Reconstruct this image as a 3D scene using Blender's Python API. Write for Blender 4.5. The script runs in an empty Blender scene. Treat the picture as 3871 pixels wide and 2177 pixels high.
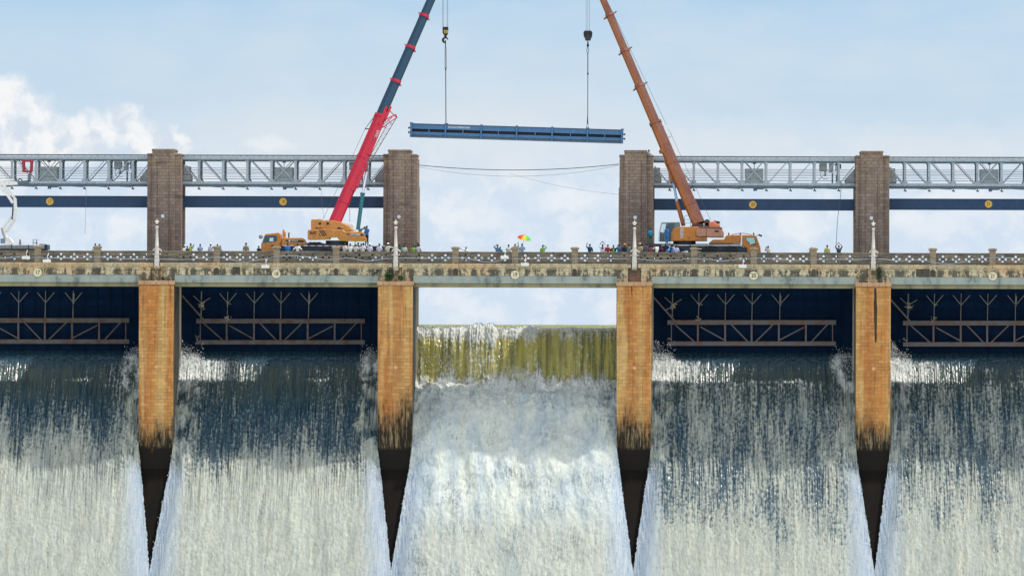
import bpy, bmesh, math, random
import numpy as np
from mathutils import Vector, Matrix
random.seed(7)
C = bpy.context.scene
COL = C.collection
# ---------------------------------------------------------------- camera
D = 600.0            # metres from the lens to the front of the road bridge
K = 41.0             # photograph pixels per metre at that distance
VX, VY = 2600.0, 1229.0
ROLL = 0.00285
cam = bpy.data.cameras.new('camera'); co = bpy.data.objects.new('camera', cam); COL.objects.link(co)
cam.sensor_width = 36.0
cam.lens = 36.0 * D / (3871.0 / K)
cam.shift_x = (1935.5 - VX) / 3871.0
cam.shift_y = (VY - 1088.5) / 3871.0
cam.clip_start = 1.0
cam.clip_end = 90000.0
co.matrix_world = Matrix.Translation((0, -D, 0)) @ Matrix.Rotation(math.pi / 2, 4, 'X') @ Matrix.Rotation(ROLL, 4, 'Z')
C.camera = co
C.render.resolution_x, C.render.resolution_y = 1024, 575
# ---------------------------------------------------------------- exposure, sun, sky
C.cycles.transparent_max_bounces = 24
C.view_settings.view_transform = 'Standard'
C.view_settings.look = 'None'
C.view_settings.gamma = 1.0
C.view_settings.use_curve_mapping = False
EXPOSURE = 0.15
C.view_settings.exposure = EXPOSURE
EX = 2.0 ** EXPOSURE
SUN = Vector((0.56, 0.068, 1.0)).normalized()      # direction to the sun: high, to the right, slightly upstream
sl = bpy.data.lights.new('sun', 'SUN'); so = bpy.data.objects.new('sun', sl); COL.objects.link(so)
sl.energy = 3.5; sl.angle = math.radians(1.0); sl.color = (1.0, 0.95, 0.86)
so.rotation_euler = (-SUN).to_track_quat('-Z', 'Y').to_euler()
so.location = (0, 0, 120)
world = bpy.data.worlds.new('World'); C.world = world; world.use_nodes = True


class G:
    """A small wrapper that adds shader nodes and returns their sockets."""
    def __init__(s, tree):
        s.t = tree
    def node(s, typ, **kw):
        n = s.t.nodes.new(typ)
        for k, v in kw.items():
            setattr(n, k, v)
        return n
    def put(s, sock, v):
        if isinstance(v, bpy.types.NodeSocket):
            s.t.links.new(v, sock)
        elif isinstance(v, (tuple, list)):
            if len(sock.default_value) == 4 and len(v) == 3:
                v = tuple(v) + (1.0,)
            sock.default_value = v
        else:
            sock.default_value = v
    def m(s, op, a, b=None, c=None):
        n = s.node('ShaderNodeMath', operation=op)
        s.put(n.inputs[0], a)
        if b is not None: s.put(n.inputs[1], b)
        if c is not None: s.put(n.inputs[2], c)
        return n.outputs[0]
    def pos(s):
        return s.node('ShaderNodeNewGeometry').outputs['Position']
    def objc(s):
        return s.node('ShaderNodeTexCoord').outputs['Object']
    def sep(s, v):
        n = s.node('ShaderNodeSeparateXYZ'); s.put(n.inputs[0], v); return n.outputs
    def comb(s, x, y, z):
        n = s.node('ShaderNodeCombineXYZ')
        for i, v in enumerate((x, y, z)): s.put(n.inputs[i], v)
        return n.outputs[0]
    def vmul(s, v, k):
        n = s.node('ShaderNodeVectorMath', operation='MULTIPLY'); s.put(n.inputs[0], v); s.put(n.inputs[1], k); return n.outputs[0]
    def vadd(s, v, k):
        n = s.node('ShaderNodeVectorMath', operation='ADD'); s.put(n.inputs[0], v); s.put(n.inputs[1], k); return n.outputs[0]
    def noise(s, vec, scale=1.0, detail=4.0, rough=0.55, col=False):
        n = s.node('ShaderNodeTexNoise'); s.put(n.inputs['Vector'], vec)
        s.put(n.inputs['Scale'], scale); s.put(n.inputs['Detail'], detail); s.put(n.inputs['Roughness'], rough)
        return n.outputs['Color' if col else 'Fac']
    def sm(s, x, lo, hi, a=0.0, b=1.0):
        n = s.node('ShaderNodeMapRange', interpolation_type='SMOOTHSTEP')
        s.put(n.inputs[0], x); s.put(n.inputs[1], lo); s.put(n.inputs[2], hi); s.put(n.inputs[3], a); s.put(n.inputs[4], b)
        return n.outputs[0]
    def mix(s, f, a, b):
        n = s.node('ShaderNodeMix', data_type='RGBA')
        s.put(n.inputs[0], f); s.put(n.inputs[6], a); s.put(n.inputs[7], b)
        return n.outputs[2]
    def gain(s, col, f):
        n = s.node('ShaderNodeMix', data_type='RGBA', blend_type='MULTIPLY')
        s.put(n.inputs[0], 1.0); s.put(n.inputs[6], col)
        c = s.node('ShaderNodeCombineColor')
        for i in range(3): s.put(c.inputs[i], f)
        s.t.links.new(c.outputs[0], n.inputs[7])
        return n.outputs[2]


def srgb(r, g, b):
    return tuple(((c / 255.0) / 12.92 if c <= 10 else ((c / 255.0 + 0.055) / 1.055) ** 2.4) for c in (r, g, b))


def build_sky():
    t = world.node_tree; t.nodes.clear(); g = G(t)
    d = g.node('ShaderNodeTexCoord').outputs['Generated']
    x, y, z = g.sep(d)
    sky = g.node('ShaderNodeTexSky', sky_type='NISHITA', sun_disc=False)
    sky.sun_elevation = math.asin(SUN.z); sky.sun_rotation = math.atan2(SUN.x, SUN.y)
    sky.air_density = 1.0; sky.dust_density = 2.0; sky.ozone_density = 1.0
    # unseen cloud added to fill the shaded fronts: broken overhead, thick bright bank downstream
    big = g.noise(g.vmul(d, (2.6, 2.6, 4.0)), 1.0, 6, 0.6)
    cover = g.m('ADD', g.sm(big, 0.46, 0.70, 0.0, 0.6), g.sm(y, 0.25, -0.35, 0.0, 0.8))
    cover = g.m('MINIMUM', cover, 0.95)
    S = 10.0
    fill_bank = tuple(c * S for c in (1.10, 1.19, 1.27))
    upper = g.mix(cover, sky.outputs[0], fill_bank)
    # the low sky over the reservoir: pale blue, hazier towards the horizon, with cumulus on it
    def c(r, gg, b, k=1.0): return tuple(v * S * k / EX for v in srgb(r, gg, b))
    U = 1.0 / (K * D)                         # angle of one photograph pixel
    wob = g.noise(d, 210.0, 5, 0.6, col=True)
    dv = g.vadd(d, g.vmul(g.vadd(wob, (-0.5, -0.5, -0.5)), (0.0062, 0.0, 0.0062)))
    wx, wy, wz = g.sep(dv)
    wob2 = g.noise(d, 520.0, 6, 0.62, col=True)
    dv2 = g.vadd(dv, g.vmul(g.vadd(wob2, (-0.5, -0.5, -0.5)), (0.0012, 0.0, 0.0012)))
    ux, uy, uz = g.sep(dv2)
    elev = g.m('ADD', g.m('MULTIPLY', z, 1.0 / U), 0.0)     # photograph pixels above the horizon
    grad = g.mix(g.sm(elev, 980, 1380), c(197, 219, 237), c(173, 207, 236))
    soft = g.noise(g.vmul(d, (70, 70, 190)), 1.0, 4, 0.5)
    grad = g.mix(g.sm(soft, 0.35, 0.72, 0.0, 0.28), grad, c(218, 229, 238))
    low = g.mix(g.sm(g.noise(g.vmul(dv, (150, 150, 190)), 1.0, 5, 0.6), 0.44, 0.66), c(211, 226, 242), c(229, 237, 246))
    base = g.mix(g.sm(elev, 480, 860), low, grad)
    def blobs(lst, sx, sz, lo, hi):
        out = None
        for (px, py, rx, rz) in lst:
            a = g.m('MULTIPLY', g.m('SUBTRACT', sx, (px - VX) * U), 1 / (rx * U))
            b = g.m('MULTIPLY', g.m('SUBTRACT', sz, (VY - py) * U), 1 / (rz * U))
            r = g.m('SQRT', g.m('ADD', g.m('MULTIPLY', a, a), g.m('MULTIPLY', b, b)))
            v = g.sm(r, hi, lo)
            out = v if out is None else g.m('MAXIMUM', out, v)
        return out
    veil = blobs([(1150, 520, 620, 190), (1900, 500, 700, 210), (2700, 560, 700, 120), (3500, 560, 600, 90)], wx, wz, 0.0, 1.5)
    base = g.mix(g.m('MULTIPLY', veil, 0.62), base, c(227, 232, 236))
    cum = blobs([(30, 400, 130, 120), (110, 470, 120, 130), (230, 540, 150, 90), (360, 530, 100, 100), (470, 480, 95, 85), (540, 540, 100, 90),
                 (640, 560, 90, 70), (60, 600, 240, 90)], ux, uz, 0.60, 1.15)
    tone = g.noise(dv2, 260.0, 3, 0.5)
    cc = g.mix(g.sm(tone, 0.36, 0.62), c(215, 225, 237), c(247, 248, 249))
    base = g.mix(g.m('MULTIPLY', cum, 0.95), base, cc)
    puff = blobs([(760, 720, 150, 60), (1010, 560, 110, 40), (2150, 760, 160, 70), (1800, 830, 150, 60), (3700, 760, 190, 90), (3500, 850, 220, 60),
                  (1830, 1180, 120, 40), (470, 880, 60, 50), (3020, 850, 120, 70)], ux, uz, 0.3, 1.2)
    base = g.mix(g.m('MULTIPLY', puff, 0.5), base, c(243, 246, 249))
    f = g.m('MULTIPLY', g.sm(z, 0.42, 0.10), g.sm(y, -0.1, 0.35))
    col = g.mix(f, upper, base)
    bg = g.node('ShaderNodeBackground'); g.put(bg.inputs[0], col); bg.inputs[1].default_value = 1.0 / S
    out = g.node('ShaderNodeOutputWorld'); t.links.new(bg.outputs[0], out.inputs[0])


build_sky()
# ---------------------------------------------------------------- measuring
def W(px, py, Y=0.0):
    """A photograph pixel seen at depth Y, as a point of the place."""
    fx = VX + (px - VX) + (py - VY) * ROLL
    fy = VY + (py - VY) - (px - VX) * ROLL
    k = (1 + Y / D) / K
    return Vector(((fx - VX) * k, Y, (VY - fy) * k))


def M(n, Y=0.0):
    return n * (1 + Y / D) / K


# ---------------------------------------------------------------- mesh building
class MB:
    def __init__(s):
        s.v, s.f, s.mi, s.cur = [], [], [], 0
    def mat(s, i):
        s.cur = i; return s
    def add(s, vs, fs):
        o = len(s.v); s.v.extend([tuple(p) for p in vs])
        for f in fs:
            s.f.append([o + i for i in f]); s.mi.append(s.cur)
        return s
    def box(s, x0, x1, y0, y1, z0, z1):
        if x0 > x1: x0, x1 = x1, x0
        if y0 > y1: y0, y1 = y1, y0
        if z0 > z1: z0, z1 = z1, z0
        return s.add([(x0, y0, z0), (x1, y0, z0), (x1, y1, z0), (x0, y1, z0), (x0, y0, z1), (x1, y0, z1), (x1, y1, z1), (x0, y1, z1)],
                     [(0, 3, 2, 1), (4, 5, 6, 7), (0, 1, 5, 4), (1, 2, 6, 5), (2, 3, 7, 6), (3, 0, 4, 7)])
    def frustum(s, b, t):
        """b, t = (x0, x1, y0, y1, z)"""
        x0, x1, y0, y1, z0 = b; X0, X1, Y0, Y1, z1 = t
        return s.add([(x0, y0, z0), (x1, y0, z0), (x1, y1, z0), (x0, y1, z0), (X0, Y0, z1), (X1, Y0, z1), (X1, Y1, z1), (X0, Y1, z1)],
                     [(0, 3, 2, 1), (4, 5, 6, 7), (0, 1, 5, 4), (1, 2, 6, 5), (2, 3, 7, 6), (3, 0, 4, 7)])
    def prism(s, pts, y0, y1):
        """a polygon of (x, z) points carried from y0 to y1"""
        n = len(pts)
        ar = sum(pts[i][0] * pts[(i + 1) % n][1] - pts[(i + 1) % n][0] * pts[i][1] for i in range(n))
        if ar < 0: pts = pts[::-1]
        vs = [(x, y0, z) for x, z in pts] + [(x, y1, z) for x, z in pts]
        fs = [list(range(n)), list(range(2 * n - 1, n - 1, -1))]
        for i in range(n):
            j = (i + 1) % n
            fs.append([i, i + n, j + n, j])
        return s.add(vs, fs)
    def beam(s, p, q, w, h, up=(0, 1, 0), w1=None, h1=None):
        """a bar of w (across) by h (along up) from p to q, tapering to w1 by h1"""
        p, q = Vector(p), Vector(q); d = (q - p).normalized(); up = Vector(up)
        a = d.cross(up)
        if a.length < 1e-5: a = d.cross(Vector((1, 0, 0)))
        a.normalize(); b = a.cross(d).normalized()
        w1 = w if w1 is None else w1; h1 = h if h1 is None else h1
        vs = []
        for c, ww, hh in ((p, w, h), (q, w1, h1)):
            for sa, sb in ((-1, -1), (1, -1), (1, 1), (-1, 1)):
                vs.append(c + a * (sa * ww / 2) + b * (sb * hh / 2))
        return s.add(vs, [(0, 1, 2, 3), (7, 6, 5, 4), (0, 4, 5, 1), (1, 5, 6, 2), (2, 6, 7, 3), (3, 7, 4, 0)])
    def loft(s, p, q, sec0, sec1, up=(0, 1, 0)):
        """cross-sections as (a, b) lists at p and at q"""
        p, q = Vector(p), Vector(q); d = (q - p).normalized(); a = d.cross(Vector(up)).normalized(); b = a.cross(d).normalized()
        n = len(sec0)
        vs = [p + a * u + b * v for u, v in sec0] + [q + a * u + b * v for u, v in sec1]
        fs = [list(range(n)), list(range(2 * n - 1, n - 1, -1))] + [[i, i + n, (i + 1) % n + n, (i + 1) % n] for i in range(n)]
        return s.add(vs, fs)
    def tube(s, pts, r, n=8, cap=True):
        pts = [Vector(p) for p in pts]
        rs = r if isinstance(r, (list, tuple)) else [r] * len(pts)
        rings = []
        ref = Vector((0.123, 0.9, 0.31)).normalized()
        for i, p in enumerate(pts):
            d = (pts[min(i + 1, len(pts) - 1)] - pts[max(i - 1, 0)]).normalized()
            a = d.cross(ref)
            if a.length < 1e-4: a = d.cross(Vector((1, 0, 0)))
            a.normalize(); b = d.cross(a)
            rings.append([p + (a * math.cos(2 * math.pi * k / n) + b * math.sin(2 * math.pi * k / n)) * rs[i] for k in range(n)])
        vs = [v for R in rings for v in R]; fs = []
        for i in range(len(rings) - 1):
            for k in range(n):
                fs.append([i * n + k, i * n + (k + 1) % n, (i + 1) * n + (k + 1) % n, (i + 1) * n + k])
        if cap:
            fs.append(list(range(n - 1, -1, -1))); fs.append([len(vs) - n + k for k in range(n)])
        return s.add(vs, fs)
    def lathe(s, prof, c, n=16, axis='Z'):
        """(r, h) profile turned round an axis through c"""
        vs, fs = [], []
        for r, h in prof:
            for k in range(n):
                u, w = r * math.cos(2 * math.pi * k / n), r * math.sin(2 * math.pi * k / n)
                vs.append((c[0] + u, c[1] + w, c[2] + h) if axis == 'Z' else (c[0] + u, c[1] + h, c[2] + w) if axis == 'Y' else (c[0] + h, c[1] + u, c[2] + w))
        for i in range(len(prof) - 1):
            for k in range(n):
                q = [i * n + k, i * n + (k + 1) % n, (i + 1) * n + (k + 1) % n, (i + 1) * n + k]
                fs.append(q if axis != 'Y' else q[::-1])
        fs.append(list(range(n))); fs.append([len(vs) - n + k for k in range(n)][::-1])
        return s.add(vs, fs)
    def ball(s, c, rx, ry, rz, nu=12, nv=8):
        vs = [(c[0], c[1], c[2] - rz)]; fs = []
        for j in range(1, nv):
            a = -math.pi / 2 + math.pi * j / nv
            for i in range(nu):
                b = 2 * math.pi * i / nu
                vs.append((c[0] + rx * math.cos(a) * math.cos(b), c[1] + ry * math.cos(a) * math.sin(b), c[2] + rz * math.sin(a)))
        vs.append((c[0], c[1], c[2] + rz)); t = len(vs) - 1
        for i in range(nu):
            fs.append((0, 1 + (i + 1) % nu, 1 + i)); fs.append((t, t - nu + i, t - nu + (i + 1) % nu))
        for j in range(nv - 2):
            for i in range(nu):
                fs.append((1 + j * nu + i, 1 + j * nu + (i + 1) % nu, 1 + (j + 1) * nu + (i + 1) % nu, 1 + (j + 1) * nu + i))
        return s.add(vs, fs)
    def build(s, name, mats, parent=None, bevel=0.0, smooth=False):
        me = bpy.data.meshes.new(name); me.from_pydata(s.v, [], s.f)
        if not isinstance(mats, (list, tuple)): mats = [mats]
        for m in mats: me.materials.append(m)
        me.polygons.foreach_set('material_index', s.mi)
        bm = bmesh.new(); bm.from_mesh(me); bmesh.ops.recalc_face_normals(bm, faces=bm.faces)
        if bevel:
            es = [e for e in bm.edges if len(e.link_faces) == 2 and e.calc_face_angle(0) > 0.5]
            bmesh.ops.bevel(bm, geom=es, offset=bevel, segments=1, affect='EDGES', clamp_overlap=True)
        bm.to_mesh(me); bm.free()
        if smooth:
            me.polygons.foreach_set('use_smooth', [True] * len(me.polygons))
            me.set_sharp_from_angle(angle=math.radians(40))
        o = bpy.data.objects.new(name, me); COL.objects.link(o)
        if parent is not None: o.parent = parent; o.matrix_parent_inverse = parent.matrix_basis.inverted()
        return o


def tag(o, label=None, cat=None, group=None, kind=None):
    if label: o['label'] = label
    if cat: o['category'] = cat
    if group: o['group'] = group
    if kind: o['kind'] = kind
    return o


def thing(name, label, cat, loc=(0, 0, 0), group=None):
    o = bpy.data.objects.new(name, None); COL.objects.link(o); o.location = loc; o.empty_display_size = 0.3
    return tag(o, label, cat, group)


def copy_tree(o, delta, label):
    """a copy of a thing and of its parts and sub-parts, moved by delta"""
    def rec(a, par):
        b = a.copy(); COL.objects.link(b)
        if par is not None: b.parent = par; b.matrix_parent_inverse = a.matrix_parent_inverse.copy()
        for ch in list(a.children): rec(ch, b)
        return b
    c = rec(o, None); c.location = Vector(o.location) + Vector(delta); c['label'] = label
    return c


FONT_CACHE = {}
def text(name, body, size, mat, parent, x, z, y, sx=1.0, depth=0.012, yaw=0.0, tilt=0.0, bold=0.0):
    """raised lettering centred on (x, z), facing the camera's side at depth y"""
    cu = bpy.data.curves.new('lettering', 'FONT'); cu.body = body; cu.size = size; cu.extrude = depth; cu.align_x = 'CENTER'; cu.align_y = 'CENTER'
    cu.offset = bold; cu.resolution_u = 4
    t = bpy.data.objects.new('lettering', cu); COL.objects.link(t)
    bpy.context.view_layer.update()
    me = bpy.data.meshes.new_from_object(t.evaluated_get(bpy.context.evaluated_depsgraph_get()))
    bpy.data.objects.remove(t); bpy.data.curves.remove(cu)
    mt = Matrix.Translation((x, y, z)) @ Matrix.Rotation(tilt, 4, 'Y') @ Matrix.Rotation(math.pi / 2, 4, 'X') @ Matrix.Diagonal((sx, 1, 1, 1))
    me.transform(mt); me.name = name; me.materials.clear(); me.materials.append(mat)
    o = bpy.data.objects.new(name, me); COL.objects.link(o)
    if parent is not None: o.parent = parent; o.matrix_parent_inverse = parent.matrix_basis.inverted()
    return o


# ---------------------------------------------------------------- materials
def newmat(name):
    m = bpy.data.materials.new(name); m.use_nodes = True; g = G(m.node_tree)
    b = m.node_tree.nodes['Principled BSDF']
    return m, g, b


def bump(g, b, h, strength=0.3, dist=0.02):
    n = g.node('ShaderNodeBump'); n.inputs['Strength'].default_value = strength; n.inputs['Distance'].default_value = dist
    g.put(n.inputs['Height'], h); g.t.links.new(n.outputs[0], b.inputs['Normal'])


def paint(name, col, rough=0.45, metal=0.0, dirt=0.25, dcol=(0.05, 0.045, 0.04), scale=1.5, stretch=(1, 1, 0.35), spec=0.5):
    m, g, b = newmat(name)
    p = g.vmul(g.pos(), stretch)
    n = g.noise(p, scale, 6, 0.65)
    c = g.mix(g.sm(n, 0.45, 0.78, 0.0, dirt), col, dcol)
    n2 = g.noise(g.pos(), scale * 4, 3, 0.6)
    c = g.gain(c, g.sm(n2, 0.2, 0.8, 0.82, 1.15))
    g.put(b.inputs['Base Color'], c); b.inputs['Metallic'].default_value = metal
    g.put(b.inputs['Roughness'], g.sm(n, 0.3, 0.8, rough * 0.85, min(1.0, rough * 1.4)))
    b.inputs['Specular IOR Level'].default_value = spec
    bump(g, b, n2, 0.08, 0.01)
    return m


def plain(name, col, rough=0.6, metal=0.0, spec=0.4):
    m, g, b = newmat(name)
    n = g.noise(g.objc(), 9.0, 3, 0.6)
    g.put(b.inputs['Base Color'], g.gain(col, g.sm(n, 0.25, 0.75, 0.85, 1.12)))
    b.inputs['Roughness'].default_value = rough; b.inputs['Metallic'].default_value = metal; b.inputs['Specular IOR Level'].default_value = spec
    return m


def wallco(g):
    x, y, z = g.sep(g.pos())
    return x, y, z, g.comb(g.m('ADD', x, y), z, 0.0)


def bricks(g, v, bw, bh, mortar=0.012):
    n = g.node('ShaderNodeTexBrick'); g.put(n.inputs['Vector'], v)
    n.inputs['Scale'].default_value = 1.0; n.inputs['Mortar Size'].default_value = mortar; n.inputs['Mortar Smooth'].default_value = 0.3
    n.inputs['Brick Width'].default_value = bw; n.inputs['Row Height'].default_value = bh; n.inputs['Bias'].default_value = 0.0
    n.inputs['Color1'].default_value = (0, 0, 0, 1); n.inputs['Color2'].default_value = (1, 1, 1, 1); n.inputs['Mortar'].default_value = (0.5, 0.5, 0.5, 1)
    return n.outputs['Color'], n.outputs['Fac']


def mat_pier():
    m, g, b = newmat('orange_stained_granite')
    x, y, z, v = wallco(g)
    var, mo = bricks(g, v, 0.62, 0.315, 0.014)
    p = g.pos(); rnd = g.node('ShaderNodeObjectInfo').outputs['Random']
    wide = g.noise(g.vmul(p, (0.9, 0.9, 0.05)), 1.0, 4, 0.55)
    fine = g.noise(g.vmul(p, (3.2, 3.2, 0.16)), 1.0, 5, 0.6)
    mott = g.noise(p, 2.6, 5, 0.65)
    c = g.mix(g.sm(wide, 0.36, 0.60), (0.55, 0.35, 0.14), (0.50, 0.21, 0.06))
    lx = g.sep(g.objc())[0]; off = g.m('ADD', g.m('ADD', g.m('SUBTRACT', lx, -48.95), g.m('MULTIPLY', g.m('SUBTRACT', rnd, 0.5), 1.4)), g.m('MULTIPLY', g.m('SUBTRACT', wide, 0.42), 4.5))
    c = g.mix(g.sm(g.m('ABSOLUTE', off), 0.9, 0.25, 0.0, 0.55), c, (0.40, 0.145, 0.042))
    c = g.mix(g.sm(fine, 0.50, 0.72, 0.0, 0.75), c, (0.33, 0.115, 0.04))
    c = g.mix(g.sm(mott, 0.5, 0.8, 0.0, 0.45), c, (0.66, 0.52, 0.30))
    c = g.gain(c, g.sm(var, 0.0, 1.0, 0.88, 1.10))
    keep = g.sm(g.noise(p, 0.8, 3, 0.6), 0.42, 0.62, 0.06, 0.9)
    c = g.mix(g.m('MULTIPLY', mo, keep), c, (0.13, 0.08, 0.045))
    # black drips under the cap, an algae band above the water
    drip = g.noise(g.vmul(p, (3.4, 3.4, 0.10)), 1.0, 4, 0.6)
    f = g.m('MULTIPLY', g.sm(drip, 0.60, 0.70), g.sm(z, -1.2, 3.4))
    c = g.mix(g.m('MULTIPLY', f, 0.85), c, (0.035, 0.028, 0.02))
    scr = g.noise(g.vmul(p, (3.6, 3.6, 1.1)), 1.0, 6, 0.72)
    arch = g.noise(g.vmul(p, (0.55, 0.55, 0.1)), 1.0, 2, 0.5)
    lvl = g.m('ADD', g.m('ADD', g.m('ADD', z, g.m('MULTIPLY', g.m('SUBTRACT', rnd, 0.5), 2.2)), g.m('MULTIPLY', g.m('SUBTRACT', scr, 0.5), 6.0)), g.m('MULTIPLY', g.m('SUBTRACT', arch, 0.5), 6.0))
    wet = g.sm(lvl, -6.6, -10.0)
    alg = g.mix(g.sm(g.noise(g.vmul(p, (7, 7, 0.7)), 1.0, 5, 0.75), 0.47, 0.68), (0.020, 0.016, 0.012), (0.30, 0.22, 0.12))
    alg = g.mix(g.sm(z, -11.1, -11.6), alg, (0.012, 0.010, 0.008))
    c = g.mix(wet, c, alg)
    g.put(b.inputs['Base Color'], c)
    g.put(b.inputs['Roughness'], g.sm(wet, 0.0, 1.0, 0.85, 0.6)); b.inputs['Specular IOR Level'].default_value = 0.1
    h = g.m('SUBTRACT', g.m('MULTIPLY', mott, 0.5), mo)
    bump(g, b, h, 0.5, 0.03)
    return m


def mat_tower():
    m, g, b = newmat('brown_tower_masonry')
    x, y, z, v = wallco(g); p = g.pos()
    var, mo = bricks(g, v, 0.55, 0.30, 0.016)
    n1 = g.noise(g.vmul(p, (1.1, 1.1, 0.10)), 1.0, 4, 0.6)
    n2 = g.noise(p, 1.7, 6, 0.65)
    c = g.mix(g.sm(n1, 0.38, 0.64), (0.27, 0.205, 0.17), (0.205, 0.152, 0.133))
    c = g.mix(g.sm(n2, 0.52, 0.75, 0.0, 0.7), c, (0.31, 0.24, 0.165))
    c = g.gain(c, g.sm(var, 0, 1, 0.84, 1.14))
    pat = g.noise(g.vmul(p, (0.45, 0.45, 0.22)), 1.0, 4, 0.6)
    c = g.mix(g.sm(pat, 0.50, 0.66, 0.0, 0.6), c, (0.15, 0.118, 0.105))
    c = g.mix(g.m('MULTIPLY', g.sm(z, 11.0, 15.5), g.sm(n2, 0.40, 0.6, 0.0, 0.75)), c, (0.335, 0.245, 0.175))
    rows = g.noise(g.comb(g.m('MULTIPLY', x, 0.25), 0.0, g.m('MULTIPLY', z, 1.3)), 1.0, 3, 0.6)
    c = g.mix(g.m('MULTIPLY', mo, g.sm(n2, 0.35, 0.65, 0.25, 0.95)), c, (0.055, 0.04, 0.032))
    c = g.mix(g.sm(rows, 0.60, 0.70, 0.0, 0.55), c, (0.08, 0.055, 0.045))
    red = g.noise(g.vmul(p, (2.3, 2.3, 0.2)), 1.0, 4, 0.6)
    c = g.mix(g.m('MULTIPLY', g.sm(red, 0.56, 0.7), g.sm(z, 12.0, 8.0, 0.1, 0.6)), c, (0.20, 0.085, 0.06))
    g.put(b.inputs['Base Color'], c); b.inputs['Roughness'].default_value = 0.9; b.inputs['Specular IOR Level'].default_value = 0.2
    bump(g, b, g.m('SUBTRACT', g.m('MULTIPLY', n2, 0.5), mo), 0.5, 0.03)
    return m


def mat_fascia():
    m, g, b = newmat('weathered_cream_concrete')
    x, y, z, v = wallco(g); p = g.pos()
    var, mo = bricks(g, v, 1.25, 0.62, 0.018)
    n1 = g.noise(g.vmul(p, (1.15, 1.15, 0.22)), 1.0, 6, 0.68)
    n2 = g.noise(p, 2.8, 6, 0.7)
    n3 = g.noise(g.vmul(p, (0.28, 0.28, 0.3)), 1.0, 3, 0.5)
    c = g.mix(g.sm(n2, 0.4, 0.66), (0.62, 0.515, 0.345), (0.47, 0.39, 0.265))
    c = g.mix(g.sm(n3, 0.48, 0.62, 0.0, 0.7), c, (0.64, 0.44, 0.25))
    low = g.sm(z, 5.25, 5.0)
    st = g.m('ADD', n1, g.m('MULTIPLY', g.m('SUBTRACT', n2, 0.5), 0.42))
    c = g.mix(g.m('MULTIPLY', g.sm(st, 0.435, 0.54, 0.0, 0.95), g.m('ADD', 0.25, g.m('MULTIPLY', low, 0.75))), c, (0.075, 0.075, 0.062))
    n4 = g.noise(p, 6.5, 5, 0.75)
    c = g.mix(g.sm(n4, 0.55, 0.64, 0.0, 0.85), c, (0.06, 0.055, 0.045))
    c = g.mix(g.m('MULTIPLY', mo, 0.45), c, (0.12, 0.10, 0.06))
    c = g.mix(g.m('MULTIPLY', g.sm(z, 4.9, 4.5), g.sm(n2, 0.45, 0.6, 0.0, 0.55)), c, (0.16, 0.16, 0.12))
    g.put(b.inputs['Base Color'], c); b.inputs['Roughness'].default_value = 0.9; b.inputs['Specular IOR Level'].default_value = 0.2
    bump(g, b, g.m('SUBTRACT', n2, g.m('MULTIPLY', mo, 0.6)), 0.45, 0.03)
    return m


def mat_parapet():
    m, g, b = newmat('grey_brown_parapet_stone')
    p = g.pos(); x, y, z = g.sep(p)
    n1 = g.noise(g.vmul(p, (0.5, 0.5, 2.6)), 1.0, 5, 0.65)
    n2 = g.noise(p, 3.5, 6, 0.7)
    c = g.mix(g.sm(n1, 0.42, 0.58), (0.225, 0.180, 0.132), (0.120, 0.108, 0.092))
    c = g.mix(g.sm(n2, 0.56, 0.72, 0.0, 0.7), c, (0.38, 0.29, 0.17))
    c = g.mix(g.sm(n2, 0.46, 0.34, 0.0, 0.8), c, (0.05, 0.042, 0.035))
    c = g.mix(g.m('MULTIPLY', g.sm(z, 5.95, 5.7), 0.35), c, (0.08, 0.06, 0.045))
    g.put(b.inputs['Base Color'], c); b.inputs['Roughness'].default_value = 0.9; b.inputs['Specular IOR Level'].default_value = 0.2
    bump(g, b, n2, 0.5, 0.02)
    return m


def mat_conc(name, c1, c2, dark=(0.06, 0.06, 0.055), k=0.5):
    m, g, b = newmat(name); p = g.pos()
    n1 = g.noise(g.vmul(p, (0.9, 0.9, 0.4)), 1.0, 5, 0.6); n2 = g.noise(p, 4.0, 5, 0.7)
    c = g.mix(g.sm(n1, 0.35, 0.65), c1, c2)
    c = g.mix(g.sm(g.m('ADD', n1, g.m('MULTIPLY', n2, 0.4)), 0.74, 0.90, 0.0, k), c, dark)
    g.put(b.inputs['Base Color'], c); b.inputs['Roughness'].default_value = 0.88; b.inputs['Specular IOR Level'].default_value = 0.2
    bump(g, b, n2, 0.35, 0.02)
    return m


def mat_rust(name, steel, rust, amt=0.55):
    m, g, b = newmat(name); p = g.pos()
    n = g.noise(g.vmul(p, (1.3, 1.3, 1.8)), 1.0, 6, 0.7)
    c = g.mix(g.sm(n, 0.62 - amt * 0.3, 0.68), steel, rust)
    g.put(b.inputs['Base Color'], c); b.inputs['Roughness'].default_value = 0.7; b.inputs['Specular IOR Level'].default_value = 0.3
    return m


def mat_wet():
    m, g, b = newmat('wet_spillway_concrete'); p = g.pos(); x, y, z, v = wallco(g)
    n = g.noise(g.vmul(p, (1.2, 0.4, 0.4)), 1.0, 5, 0.6)
    var, mo = bricks(g, g.comb(x, g.m('ADD', z, y), 0.0), 1.2, 0.6, 0.02)
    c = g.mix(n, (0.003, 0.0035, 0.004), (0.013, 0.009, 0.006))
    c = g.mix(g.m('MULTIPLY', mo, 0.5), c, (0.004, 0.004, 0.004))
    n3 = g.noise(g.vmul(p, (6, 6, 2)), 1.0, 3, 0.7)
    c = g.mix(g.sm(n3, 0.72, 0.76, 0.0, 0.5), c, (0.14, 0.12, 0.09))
    g.put(b.inputs['Base Color'], c); b.inputs['Roughness'].default_value = 0.6; b.inputs['Specular IOR Level'].default_value = 0.06
    return m


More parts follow.
